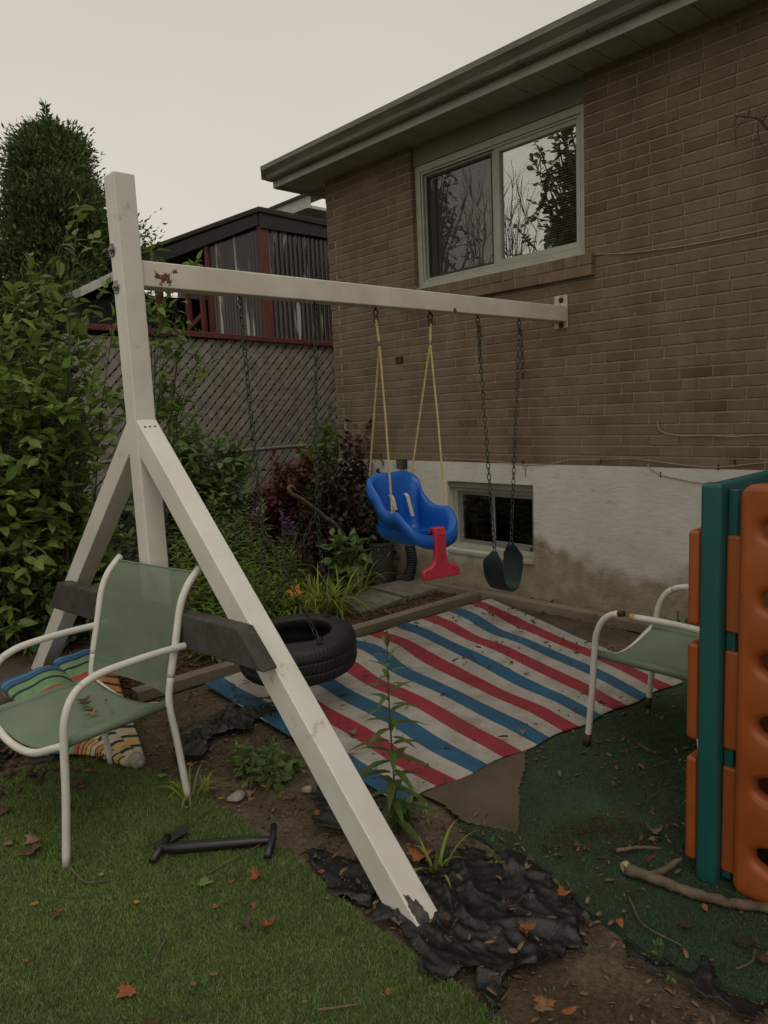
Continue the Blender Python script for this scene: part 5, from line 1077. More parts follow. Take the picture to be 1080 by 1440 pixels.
# vine over the fence
shrub('climbing_vine', 'green climbing vine spilling over the chain-link fence', 'vine', (3.0, 6.5, -.02),
      [rad3(WY(300, 632, 6.45), .50, .2, .22), rad3(WY(250, 650, 6.3), .35, .25, .45), rad3(WY(345, 655, 6.4), .30, .2, .22), rad3(WY(270, 720, 6.2), .4, .25, .45), rad3(WY(310, 690, 6.3), .3, .2, .3)],
      125, .11, T_BROAD, L_VINE, M['bark'], 23, .5, .24, .055, .006, 9, .3)
shrub('leafy_shrub', 'bright green leafy shrub at the brick house corner under the lattice', 'shrub', (4.05, 5.75, -.02),
      [rad3(WY(470, 610, 5.65), .2, .15, .2), rad3(WY(490, 630, 5.6), .18, .12, .2), rad3(WY(452, 640, 5.7), .2, .1, .3)], 30, .075, T_BROAD, L_BRIGHT, M['bark'], 24, .15, .18, .05, .006, 8, .6, sprig=[WY(463, 585, 5.6), WY(490, 598, 5.55)])
shrub('smoke_bush', 'dark red leaved smoke bush in front of the chain-link fence', 'shrub', (3.35, 5.35, -.02),
      [rad3(WY(412, 668, 5.25), .24, .2, .17), rad3(WY(400, 700, 5.2), .17, .15, .18), rad3(WY(440, 650, 5.3), .16, .15, .14)], 75, .05, T_ROUND, L_RED, M['bark'], 25, .12, .15, .026, .005, 9, .6)
shrub('purple_shrub', 'dark purple-brown leaved shrub between the smoke bush and blue swing', 'shrub', (3.85, 4.95, -.02),
      [rad3(WY(480, 690, 4.9), .30, .2, .28), rad3(WY(505, 740, 4.75), .28, .2, .25), rad3(WY(455, 740, 4.9), .24, .2, .25), rad3(WY(490, 640, 5.0), .22, .15, .15)], 95, .060, T_ROUND, L_PURP, M['bark'], 26, .15, .18, .034, .006, 9, .5,
      sprig=[WY(522, 588, 4.95), WY(512, 600, 4.95), WY(505, 620, 5.0), WY(525, 612, 4.95)])
shrub('leafy_shrub', 'dark green shrub against the foundation behind the blue swing', 'shrub', (4.15, 4.85, -.02),
      [rad3(WY(548, 650, 4.85), .16, .12, .18), rad3(WY(545, 745, 4.6), .18, .14, .16), rad3(WY(565, 690, 4.85), .12, .1, .2)], 34, .075, T_BROAD, L_DARK, M['bark'], 27, .1, .17, .05, .005, 8, .5, sprig=[WY(548, 630, 4.85), WY(575, 650, 4.85)])
# dark understorey near the fence so that the bed closes up
shrub('leafy_shrub', 'low dark shrub in the shade below the smoke bush', 'shrub', (3.3, 5.9, -.02), [rad3((3.1, 5.9, .35), .5, .3, .35), rad3((3.7, 5.8, .4), .45, .3, .4)], 45, .07, T_BROAD, L_DARK, M['bark'], 28, .5, .2, .06, .005, 7, .4)
shrub('leafy_shrub', 'low dark leafy undergrowth around the rear swing leg', 'shrub', (1.75, 5.0, -.02), [rad3((1.75, 5.0, .3), .35, .3, .35), rad3((2.3, 5.6, .35), .4, .35, .35), rad3((1.25, 4.85, .25), .3, .2, .3)], 55, .08, T_MED, L_DARK, M['bark'], 29, .45, .22, .06, .005, 7, .4)
# willow-leaved perennials
r = random.Random(5)
tops = [(345, 690), (368, 705), (330, 722), (352, 745), (315, 735), (300, 752), (385, 770), (398, 752), (290, 720), (275, 745), (262, 770), (300, 790), (325, 775), (345, 790), (360, 800), (378, 815), (395, 800), (410, 775), (280, 800), (255, 800), (310, 820), (335, 825), (248, 760), (410, 790), (268, 720), (365, 765), (300, 700), (390, 835), (250, 700), (330, 850), (355, 845), (300, 850)]
for i, (px, py) in enumerate(tops):
    Yp = 5.0 - (py - 690) / 170 * 1.05 + r.uniform(-.08, .08); t = WY(px, py, Yp); b_ = Vector((t.x + r.uniform(-.06, .06), t.y + r.uniform(-.04, .06), -.02))
    stem_plant('tall_perennial', 'willow-leaved green perennial standing among its clump behind the tyre swing', 'plant', b_, t, int(34 + 50 * max(.1, t.z)), .14, T_GOLD, L_STEM, M['stem'], 100 + i, 'willow-leaved perennials in the flower bed')
stem_plant('tall_perennial', 'tall lone narrow-leaved stem standing before the striped rug', 'plant', G(556, 1178, -.02), WY(545, 905, 1.738), 46, .135, T_GOLD, L_GOLD, M['stem'], 77, r0=.0046, droop=.16, lo=.06)
stem_plant('tall_perennial', 'bright young willow-leaved shoot left of the white post', 'plant', (1.62, 4.6, -.02), WY(130, 655, 4.55), 50, .085, T_NARROW, L_STEM, M['stem'], 78)
# day lilies
for i, (px, py, n, L) in enumerate(((452, 872, 54, .56), (478, 864, 48, .54), (425, 874, 40, .50), (440, 850, 36, .54), (505, 836, 30, .55), (395, 880, 26, .46))):
    blade_clump('day_lily', ('arching day lily clump directly behind the tyre', 'yellow-green day lily clump right of the tyre chain', 'day lily clump under the orange bloom', 'day lily clump set back among the perennials', 'day lily clump leaning towards the flagstones', 'small day lily clump by the front leg')[i], 'plant', G(px, py, -.01), n, L, .018, L_LILY, 300 + i, .07, (.3, .95), .6, 'day lilies in the flower bed')
shrub('leafy_plant', 'broad-leaved plant at the bed edge right of the day lilies', 'plant', (3.55, 4.35, -.01), [rad3(WY(490, 770, 4.3), .16, .12, .07), rad3(WY(470, 755, 4.4), .12, .1, .06)], 12, .11, T_BROAD, L_VINE, M['stem'], 31, .06, .10, .06, .004, 4, .4)
# flowers
def flower_mat(n, c1, c2): return leafmat(n, c1, c2, .3, .5)
f = thing('lily_flower', 'single orange day lily bloom on a thin stem', 'flower', G(418, 872, 0)); p = WY(414, 832, G(418, 872, 0).y + .02) - G(418, 872, 0)
k = MB(); k.tube([(0, 0, 0), p * .5 + Vector((.01, 0, .01)), p], .003, 5); k.build('stem', M['stem'], f)
P, D, U = [], [], []
ax = Vector((-.35, -.75, .35)).normalized(); u = ax.orthogonal().normalized(); v = ax.cross(u)
for i in range(6): a = i * 1.047; d = (u * math.cos(a) + v * math.sin(a) + ax * .35).normalized(); P.append(tuple(p)); D.append(tuple(d)); U.append(tuple(ax))
leaf_field('petal', P, D, U, [.068] * 6, leaf_tpl(.46, .8, .05, .3), flower_mat('lily_petal', (.72, .24, .012), (.80, .36, .03)), f)
k = MB(); k.tube([p, p + Vector((.012, .01, .05))], [.004, .006], 6); k.build('bud', L_LILY, f)
f = thing('purple_flower', 'purple flower spikes rising in front of the dark shrubs', 'flower', (3.12, 4.55, -.01)); o0 = Vector((3.12, 4.55, -.01)); P, D, U = [], [], []; k = MB(); r = random.Random(8)
for (px, py, py2) in ((396, 718, 745), (404, 728, 752), (410, 735, 755), (400, 735, 750)):
    t = WY(px, py, 4.5) - o0; t2 = WY(px + 2, py2, 4.5) - o0; k.tube([(0, 0, 0), t2 * .6, t2, t], .0025, 5)
    for i in range(20): q = t2.lerp(t, i / 19); a = r.uniform(0, 6.28); P.append(tuple(q)); D.append((math.cos(a), math.sin(a), .3)); U.append((0, 0, 1))
k.build('stem', M['stem'], f); leaf_field('bloom', P, D, U, [.028] * len(P), T_ROUND, flower_mat('purple_petal', (.20, .11, .33), (.36, .25, .50)), f)
f = thing('white_flower', 'small white blossoms in the shade left of the purple flowers', 'flower', (3.0, 4.75, -.01)); o0 = Vector((3.0, 4.75, -.01)); P, D, U = [], [], []; k = MB()
for (px, py) in ((362, 716), (368, 720), (358, 722), (372, 714)):
    t = WY(px, py, 4.7) - o0; k.tube([(0, 0, 0), t * .6, t], .002, 5)
    for i in range(9): a = r.uniform(0, 6.28); P.append(tuple(t + rvec(r, .008))); D.append((math.cos(a), math.sin(a), .3)); U.append((0, 0, 1))
k.build('stem', M['stem'], f); leaf_field('bloom', P, D, U, [.02] * len(P), T_ROUND, flower_mat('white_petal', (.5, .48, .45), (.6, .58, .55)), f)
# ground weeds
for i, (px, py, n, L, lab) in enumerate(((268, 1128, 16, .20, 'strappy light green weed beside the chair rear leg'), (612, 1232, 12, .24, 'light green grassy weed right of the front leg foot'), (598, 1150, 5, .07, 'tiny grass sprout on the bare soil by the rug'), (955, 868, 26, .22, 'dark green grass tuft against the foundation behind the broken chair'), (288, 1115, 8, .13, 'small grass tuft on the soil near the stone'))):
    blade_clump('grass_weed', lab, 'weed', G(px, py, -.01) if i != 3 else Vector((4.315, WX(955, 868, 4.315).y, -.01)), n, L, .011 if i != 3 else .009, L_LILY if i != 3 else L_DARK, 400 + i, .035, (.2, .8), .6)
for i, (px, py, n, sx, L, lab) in enumerate(((385, 1092, 14, .13, .055, 'low leafy weed patch left of the front leg'), (350, 1080, 9, .10, .04, 'sparse small weed on the soil by the plastic sheet'), (560, 1160, 5, .03, .045, 'small leafy weed at the foot of the tall stem'), (930, 1368, 2, .015, .018, 'small pale seedling at the carpet edge'), (275, 925, 3, .03, .035, 'light green seedling by the tie board'), (690, 1222, 2, .015, .018, 'little weed in the folds of the plastic sheet'))):
    g = G(px, py, -.01); shrub('leafy_weed', lab, 'weed', g, [rad3(g + Vector((0, 0, .05)), sx, sx, .03)], n, L, T_BROAD, L_BRIGHT if i in (3, 4, 5) else L_VINE, M['stem'], 500 + i, sx * .6, .05, .03, .002, 4, .4)
# cedar
def cedar(name, label, base, H, rprof, n, seed, leaf=.17, lm=L_CONIF):
    r = np.random.default_rng(seed); rr_ = random.Random(seed); root = thing(name, label, 'tree', base); k = MB()
    k.tube([(0, 0, 0), (.05, .02, H * .5), (0, 0, H * .97)], [.16, .09, .012], 8); k.build('trunk', M['bark'], root)
    lb = MB(); P, D, U, TN = [], [], [], []; nb = 300
    for i in range(nb):
        t = .08 + .92 * (i + rr_.random()) / nb; z = H * t; a = i * 2.4 + rr_.uniform(-.4, .4); R = rprof(t) * (.70 + .50 * (.5 + .5 * math.sin(a * 2 + t * 17 + seed)) * (.5 + .5 * math.sin(t * 41 - a)) + rr_.uniform(-.06, .14)); d = Vector((math.cos(a), math.sin(a), .42)); e = Vector((0, 0, z)) + d * R
        lb.tube([(0, 0, z - .1), e * .5 + Vector((0, 0, z * .5 - .05)), e], [.02, .012, .004], 4, cap=False); m = int(n / nb)
        br = rr_.uniform(-.15, .15)
        for j in range(m):
            s_ = .30 + .72 * rr_.random() ** .7; q = Vector((0, 0, z - .1)).lerp(e, s_) + rvec(rr_, .08 + .09 * R * s_) - Vector((0, 0, .12 * s_)); dd = (d * .7 + rvec(rr_, .5) + Vector((0, 0, .35))).normalized(); P.append(tuple(q)); D.append(tuple(dd)); U.append(tuple(rvec(rr_))); TN.append(min(1, max(0, .30 + .4 * (s_ - .3) + br + rr_.gauss(0, .18))))
    for j in range(420):
        z = H * (.86 + .20 * rr_.random()); R = max(.03, .55 * (1.05 - z / H) / .19); a = rr_.uniform(0, 6.28); d = Vector((math.cos(a), math.sin(a), .8)); P.append((d.x * R * rr_.random(), d.y * R * rr_.random(), z)); D.append(tuple((d + rvec(rr_, .4)).normalized())); U.append(tuple(rvec(rr_))); TN.append(min(1, max(0, rr_.gauss(.5, .2))))
    lb.build('limb', M['bark'], root); leaf_field('crown', P, D, U, r.uniform(.5, 1.2, len(P)) * leaf, T_SPRAY, lm, root, np.array(TN)); return root
c = WY(62, 135, 14); cedar('cedar_tree', 'tall dark green cedar tree behind the left shrub', (c.x, 14, 0), 6.65, lambda t: 2.05 * max(.002, 1 - t) ** .60 + .07, 130000, 61, .12)
c = WY(-120, 400, 13); cedar('cedar_tree', 'second cedar tree cropped at the left edge', (c.x, 13, 0), 5.2, lambda t: 1.5 * (1 - t) ** .6, 24000, 62, .12)
shrub('hedge_bush', 'dark hedge bush behind the lattice at the left', 'hedge', (4.2, 11.2, 0), [rad3((4.3, 11.0, 1.9), .8, .6, 1.3), rad3((3.6, 10.8, 1.7), .8, .6, 1.3)], 90, .12, T_BROAD, L_DARK, M['bark'], 63, .6, .4, .09, .012, 8, .4)
shrub('maple_tree', 'unseen tree added to shade the right end of the yard and house wall', 'tree', (2.4, -2.6, 0), [rad3((2.7, -2.2, 4.6), 1.5, 1.3, 1.1), rad3((1.6, -2.4, 4.9), 1.3, 1.2, 1.1), rad3((3.1, -1.5, 5.3), 1.0, 1.0, .8)], 130, .20, T_BROAD, L_BUSH, M['bark'], 75, .15, .8, .11, .05, 10, .1, start=.55)  # out-of-view canopy added to darken the right wall, climber and carpet
# trees across the yard, seen mirrored in the upper window
def refl(px, py, X): W = WX(px, py, 4.48); s = (4.48 - X) / 4.48; return Vector((X, W.y * (1 + s), CAM_H + (W.z - CAM_H) * (1 + s)))
c1 = refl(775, 235, -4.5); c2 = refl(800, 310, -4.5); c3 = refl(745, 215, -4.5)
shrub('maple_tree', 'leafy maple across the yard mirrored in the right window pane', 'tree', (-4.5, c1.y - 1.4, 0), [rad3(c1 + Vector((0, -.4, .0)), .7, .55, .75), rad3(refl(792, 215, -4.5), .6, .5, .6), rad3(c2, .7, .55, .55), rad3(refl(770, 325, -4.5), .5, .45, .25), rad3(refl(750, 222, -4.5), .4, .3, .25), rad3(refl(830, 260, -4.5), .9, 1.1, 1.4)], 95, .14, T_ROUND, L_MAPLE, M['bark'], 71, .15, .55, .085, .05, 9, .1, start=.55)
def bare_tree(label, base, tips, seed, r0=.03):
    r = random.Random(seed); root = thing('bare_tree', label, 'tree', base); k = MB(); b_ = Vector(base)
    for tp_ in tips:
        t = Vector(tp_) - b_; c_ = Vector((t.x * .25, t.y * .25, t.z * .55)); pts = [c_ * 2 * s * (1 - s) + t * s * s for s in [i / 10 for i in range(11)]]; k.tube(pts, [r0 * (1 - .85 * i / 10) for i in range(11)], 5)
        for j in range(16):
            i = r.randint(5, 9); d = ((t * .2).normalized() + rvec(r, .5) + Vector((0, 0, .3))).normalized(); L = r.uniform(.4, 1.1); p0 = pts[i]; k.tube([p0, p0 + d * L * .5, p0 + (d + rvec(r, .12)) * L], [.010, .006, .003], 4)
    k.build('branch', M['bark'], root); return root
bare_tree('bare branching tree across the yard mirrored in the window', (-4.2, refl(712, 330, -4.2).y, 0), [refl(*q, -4.2) for q in [(708, 240), (722, 225), (735, 245), (745, 265), (760, 290), (715, 290), (728, 310), (706, 320)]], 72)
shrub('maple_tree', 'dense tree across the yard mirrored in the left window pane', 'tree', (-5, refl(600, 330, -5).y + .6, 0), [rad3(refl(612, 300, -5), .6, .8, 1.3), rad3(refl(632, 330, -5), .6, .5, .6), rad3(refl(600, 240, -5), .6, .8, .8), rad3(refl(650, 380, -5), .8, .8, .5)], 70, .16, T_BROAD, L_MAPLE, M['bark'], 73, .15, .5, .12, .05, 9, .2, start=.5)
bare_tree('bare forked tree across the yard mirrored in the left window pane', (-4.6, refl(665, 330, -4.6).y, 0), [refl(*q, -4.6) for q in [(650, 250), (662, 240), (672, 250), (682, 270), (660, 300), (678, 320)]], 74)

# ================================================================== SMALL THINGS
# folded beach umbrella
um, t, b = newmat('striped_canopy'); a = N(t, 'Attribute', attribute_name='tone')
CR, NV, OG, YL, RDc, GN, BL_, LB_ = (.52, .45, .33), (.018, .024, .050), (.50, .22, .05), (.55, .38, .12), (.42, .07, .05), (.16, .30, .14), (.03, .12, .26), (.10, .26, .36)
seq = [(p_ * .86, c_) for p_, c_ in [(0, CR), (.05, NV), (.07, YL), (.12, NV), (.14, CR), (.19, NV), (.21, CR), (.26, NV), (.275, OG), (.33, NV), (.345, CR), (.40, NV), (.415, YL), (.47, NV), (.485, OG), (.54, NV), (.56, OG), (.61, NV), (.63, RDc), (.69, GN), (.75, NV), (.77, GN), (.82, NV), (.84, BL_), (.89, LB_), (.92, NV), (.935, BL_)]]
rp = ramp(t, seq, 'CONSTANT'); t.links.new(a.outputs['Fac'], rp.inputs[0]); n = noise(t, 25, 6, .65); r2 = ramp(t, [(.3, (.72, .7, .66)), (.7, (1.05, 1.05, 1.05))]); t.links.new(n.outputs['Fac'], r2.inputs[0]); t.links.new(mixc(t, 1, rp.outputs[0], r2.outputs[0], 'MULTIPLY'), b.inputs['Base Color']); b.inputs['Roughness'].default_value = .8; bump(t, b, noise(t, 18, 5).outputs['Fac'], .5, .015)
tip = G(196, 1072, .03); ub = thing('beach_umbrella', 'folded striped beach umbrella lying under the garden chair', 'umbrella', tip)
def lobe(pts, r0, r1, flat, seed, pl=4):
    P = smooth_path([Vector(p) - tip for p in pts], 12); n = len(P); V, tn, na = [], [], 48; rr_ = random.Random(seed); ph = rr_.uniform(0, 6)
    for i, p in enumerate(P):
        s = i / (n - 1); d = (P[min(i + 1, n - 1)] - P[max(i - 1, 0)]).normalized(); u = d.cross(Vector((0, 0, 1))).normalized(); v = u.cross(d); R = r0 + (r1 - r0) * min(1, s * 1.25) ** .8
        if s > .94: R *= .55 + .45 * math.sqrt(max(0, 1 - ((s - .94) / .06) ** 2))
        for q in range(na):
            a_ = 2 * math.pi * q / na; w_ = 1 + (.04 + .06 * s) * math.sin(pl * a_ + ph + s * 2.2) + .11 * s * math.sin(2 * a_ + s * 9 + seed) + .05 * math.sin(3 * a_ + s * 6); V.append(p + u * math.cos(a_) * R * w_ * 1.15 + v * math.sin(a_) * R * w_ * flat); tn.append(min(.999, s))
    k = MB(); k.loft([V[i * na:(i + 1) * na] for i in range(n)]); o = k.build('canopy', um, ub, smooth=True); at = o.data.attributes.new('tone', 'FLOAT', 'POINT'); at.data.foreach_set('value', tn)
lobe([tip + Vector((0, .02, .005)), (1.15, 3.25, .055), (1.10, 3.6, .08), (1.13, 3.95, .12), WY(50, 962, 4.2)], .026, .135, .55, 1)
lobe([tip + Vector((0.0, .03, .005)), (1.24, 3.3, .06), (1.32, 3.7, .09), (1.38, 4.0, .15), WY(112, 934, 4.22)], .026, .125, .5, 2, 5)
lobe([tip + Vector((-.02, .03, .0)), (1.10, 3.12, .04), (1.03, 3.22, .045), (.96, 3.30, .04)], .03, .055, .6, 3, 5)
k = OB(tip); dd = (Vector((1.15, 3.25, .05)) - tip).normalized(); c = tip + dd * .03; u = dd.orthogonal().normalized(); v = dd.cross(u)
pr = [(.0, -.055), (.008, -.055), (.012, -.048), (.0125, -.044), (.017, -.043), (.026, -.038), (.032, -.020), (.033, .005), (.028, .02)]
k.loft([[c + dd * h + (u * math.cos(q * .393) + v * math.sin(q * .393)) * max(rr, .0005) for q in range(16)] for rr, h in pr]); k.build('ferrule', mat('grey_plastic', (.33, .32, .29), None, 8, .5), ub, smooth=True)
# black T-handled pipe
pipe = thing('black_pipe', 'black plastic pipe with cross pieces lying on the artificial grass', 'pipe', G(240, 1192, .03)); PO = G(240, 1192, .03)
k = OB(PO); k.tube([G(226, 1193, .032), G(250, 1192, .032), G(345, 1184, .030), G(372, 1182, .030), G(386, 1181, .032)], [.013, .019, .018, .013, .012], 12); k.build('tube', M['black'], pipe, smooth=True)
k = OB(PO); k.tube([G(214, 1211, .022), G(232, 1184, .036), G(236, 1176, .038)], [.014, .012, .012], 10); k.build('cross_piece', M['black'], pipe, smooth=True)
k = OB(PO); k.tube([G(376, 1205, .022), G(384, 1180, .034), G(385, 1160, .05)], [.013, .012, .011], 10); k.build('cross_piece', M['black'], pipe, smooth=True)
k = OB(PO); k.loft([[G(*q, z) for q in ((212, 1188), (228, 1178), (262, 1158), (264, 1170), (240, 1184), (222, 1190))] for z in (.024, .032)]); k.build('blade', mat('dusty_black', (.035, .034, .032), (.02, .02, .02), 25, .7, .3), pipe, bevel=.003)
# blue toy, stone, bin, hose
g = G(288, 862, .0); bt = thing('blue_toy', 'bright blue curved plastic toy lying behind the tie board', 'toy', (g.x + .25, g.y + .35, 0)); p = WY(288, 858, g.y + .35) - Vector((g.x + .25, g.y + .35, 0))
k = MB(); k.tube([p + Vector((-.07 + .014 * i, 0, -.02 + .035 * math.sin(i / 10 * 3.1))) for i in range(11)], [.012 + .012 * math.sin(i / 10 * 3.1) for i in range(11)], 8); k.build('crescent', mat('sky_blue_plastic', (.02, .22, .50), None, 8, .35, .05), bt, smooth=True)
k = MB(); k.tube([p + Vector((-.02, 0, -.02)), (p.x - .02, p.y, .0)], .014, 8); k.tube([p + Vector((.05, 0, -.02)), (p.x + .04, p.y, .0)], .014, 8); k.build('leg', bpy.data.materials['sky_blue_plastic'], bt)
def stone(label, p, s, seed, m):
    bm = bmesh.new(); bmesh.ops.create_icosphere(bm, subdivisions=3, radius=1); r = random.Random(seed)
    for v in bm.verts: q = v.co.copy(); f_ = 1 + .18 * math.sin(q.x * 3 + seed) * math.cos(q.y * 2.5 + seed) + .08 * math.sin(q.z * 6 + seed); v.co = Vector((q.x * s[0], q.y * s[1], q.z * s[2])) * f_
    me = bpy.data.meshes.new('stone'); bm.to_mesh(me); bm.free(); o = link_mesh('stone', me, m, None, True); o.location = p; return tag(o, label, 'stone')
stm = mat('pale_stone', (.36, .34, .31), (.22, .20, .18), 20, .9, .4)
stone('pale rounded stone on the soil by the turf edge', G(333, 1120, .01), (.035, .025, .018), 2, stm); stone('small beige stone beside the black plastic scrap', G(432, 1110, .005), (.02, .018, .012), 4, mat('beige_stone', (.38, .33, .25), None, 20, .9, .4)); stone('grey pebble near the wall board', G(868, 866, .01), (.018, .014, .010), 6, stm)
bn = thing('plastic_bin', 'dark grey plastic bin in the shadow at the house corner', 'bin', (4.08, 4.55, -.01)); k = MB(); k.lathe([(.095, 0), (.115, .33), (.125, .335), (.125, .36), (.11, .36), (.10, .06)], (0, 0, 0), 'z', 28); k.build('body', mat('grey_bin', (.045, .045, .038), None, 10, .6), bn, smooth=False); k = MB(); k.lathe([(.125, 0), (.13, .012), (.125, .03)], (0, 0, 0), 'z', 28); k.build('base_ring', M['black'], bn)
hs_ = thing('drain_hose', 'black ribbed drain hose standing behind the red T-bar', 'hose', (4.20, 4.30, -.01)); k = MB()
P = smooth_path([(0, .12, .03), (.0, .04, .05), (.0, .0, .12), (.01, -.01, .22), (.0, .0, .34)], 16); k.tube(P, [.042 + .008 * (i % 3 == 0) for i in range(len(P))], 14); k.build('tube', M['rubber'], hs_)
# branches and sticks
def stick(label, pts, r0, r1, side=(), m='stick', name='branch', cat='branch'):
    root = thing(name, label, cat, pts[0]); b_ = Vector(pts[0]); P = smooth_path([Vector(p) - b_ for p in pts], 5); n = len(P); rr_ = random.Random(len(label)); k = MB(); k.tube([p + rvec(rr_, r0 * .12) for p in P], [(r0 + (r1 - r0) * i / (n - 1)) * rr_.uniform(.88, 1.12) for i in range(n)], 8); k.build('stem', M[m], root, smooth=True)
    for sp_ in side: k = MB(); q = smooth_path([Vector(p) - b_ for p in sp_], 4); k.tube(q, [r1 * (1 - .6 * i / (len(q) - 1)) for i in range(len(q))], 6); k.build('side_twig', M[m], root, smooth=True)
    return root
stick('thick bare branch lying on the green carpet before the climber', [G(880, 1222, .030), G(925, 1238, .028), G(975, 1256, .026), G(1020, 1268, .026), G(1080, 1276, .024), G(1140, 1285, .02)], .017, .013, [[G(912, 1232, .03), G(935, 1223, .035), G(950, 1212, .04), G(958, 1208, .04)]])
k = thing('branch_stub', 'pale broken end of wood beside the thick branch', 'branch', G(879, 1221, .033)); mb = MB(); mb.tube([(-.004, .002, 0), (.012, -.004, .002)], .0175, 9); mb.build('stub', mat('pale_wood', (.5, .40, .25), (.35, .27, .16), 40, .9, .5), k)
stick('old grey branch leaning in the flower bed above the tyre', [WY(408, 692, 4.45), WY(430, 706, 4.5), WY(455, 726, 4.55), WY(482, 752, 4.6), Vector((3.95, 4.75, -.02))], .014, .020, [[WY(408, 692, 4.45), WY(406, 686, 4.45), WY(412, 684, 4.45), WY(416, 690, 4.45)]])
stick('thin bare creeper twig sticking out from the brick at the top right', [WX(1180, 240, 4.33), WX(1110, 205, 4.27), WX(1082, 184, 4.22), WX(1066, 167, 4.2), WX(1047, 164, 4.2), WX(1032, 162, 4.2)], .008, .004, [[WX(1066, 167, 4.2), WX(1067, 195, 4.19), WX(1077, 213, 4.2)], [WX(1052, 164, 4.2), WX(1055, 148, 4.2)], [WX(1045, 170, 4.2), WX(1038, 178, 4.2), WX(1030, 180, 4.2)], [WX(1066, 195, 4.19), WX(1052, 200, 4.2), WX(1040, 204, 4.2)], [WX(1036, 163, 4.2), WX(1031, 178, 4.2)], [WX(1072, 170, 4.2), WX(1084, 158, 4.18)], [WX(1034, 182, 4.2), WX(1035, 205, 4.2)]], 'bark')
for i, (lab, a, b_, c_, r_) in enumerate((('long dry stick on the carpet left of the climber', (1062, 1335), (1058, 1352), (1035, 1362), .004), ('forked dry twig at the carpet edge', (885, 1262), (905, 1300), (960, 1330), .003), ('two-pronged twig on the turf near the centre', (233, 1320), (218, 1350), (214, 1368), .0035), ('thin pale twig beside the black pipe', (293, 1228), (320, 1212), (385, 1178), .003), ('curved twig next to the chair front leg', (98, 1220), (120, 1240), (150, 1238), .004), ('dry bark stick on the carpet behind the branch', (866, 1196), (900, 1192), (930, 1193), .007), ('straight dry twig on the carpet by the chair', (897, 1045), (915, 1056), (934, 1058), .004), ('dark stick lying across the flagstone', (505, 862), (545, 850), (575, 838), .007), ('short stick in the flower bed mulch', (512, 822), (530, 815), (546, 808), .009), ('dark twig on the turf at the bottom right', (445, 1420), (480, 1416), (505, 1412), .0035), ('crooked twig on the soil by the carpet flap', (598, 1178), (610, 1190), (622, 1200), .005), ('thin twig on the turf at the left', (70, 1340), (85, 1325), (100, 1318), .0025))):
    stick(lab, [G(*a, .018 + r_), G(*b_, .022 + r_), G(*c_, .018 + r_)], r_, r_ * .6, name='twig', cat='twig')
# fallen leaves
def dead_leaf_mat(n, c1, c2): return mat(n, c1, c2, 18, .75, .4, 60, .004)
LFm = {'orange': dead_leaf_mat('orange_dead_leaf', (.36, .125, .035), (.20, .065, .022)), 'brown': dead_leaf_mat('brown_dead_leaf', (.135, .065, .035), (.065, .034, .02)), 'dark': dead_leaf_mat('dark_dead_leaf', (.06, .036, .025), (.03, .02, .015)), 'green': dead_leaf_mat('fallen_green_leaf', (.17, .25, .075), (.10, .17, .045)), 'yellow': dead_leaf_mat('yellow_dead_leaf', (.42, .27, .06), (.28, .16, .04)), 'tan': dead_leaf_mat('tan_dead_leaf', (.27, .19, .115), (.15, .10, .06))}
MAPLE = [(0, -.05), (.04, .10), (.30, .02), (.27, .16), (.50, .24), (.34, .34), (.42, .52), (.22, .46), (.14, .60), (.0, .92)]
MAPLE = MAPLE + [(-x, y) for x, y in reversed(MAPLE[1:-1])]
def fallen(name, label, p, s, rz, c, curl, seed, shape='maple', group=None, tilt=.15):
    r = random.Random(seed); pts = MAPLE if shape == 'maple' else [(.5 * w_ * math.sin(math.pi * t_ ** .8), t_) for t_ in (.0, .15, .35, .55, .78, 1.0) for w_ in (.55,)] + [(-.5 * .55 * math.sin(math.pi * t_ ** .8), t_) for t_ in (.78, .55, .35, .15)]
    V = [(0, .30, 0)] + [(x, y, 0) for x, y in pts] + [(x * .5, .30 + (y - .30) * .5, 0) for x, y in pts]; n = len(pts); k1, k2 = r.uniform(-.6, 1) * curl, r.uniform(.4, 1.2) * curl
    W_ = [(x, y, k2 * x * x * 1.6 + k1 * (y - .3) ** 2 + r.uniform(-.05, .05) * curl) for x, y, _ in V]; F = []
    for i in range(n): j = (i + 1) % n; F += [(1 + i, 1 + j, 1 + n + j, 1 + n + i), (1 + n + i, 1 + n + j, 0)]
    me = bpy.data.meshes.new(name); me.from_pydata([tuple(s * q for q in v) for v in W_], [], F); o = link_mesh(name, me, LFm[c], None, True); o.location = p; o.rotation_euler = (r.uniform(-tilt, tilt), r.uniform(-tilt, tilt), rz)
    sm = o.modifiers.new('thick', 'SOLIDIFY'); sm.thickness = .0012; return tag(o, label, 'leaf', group)
Z_T = .022
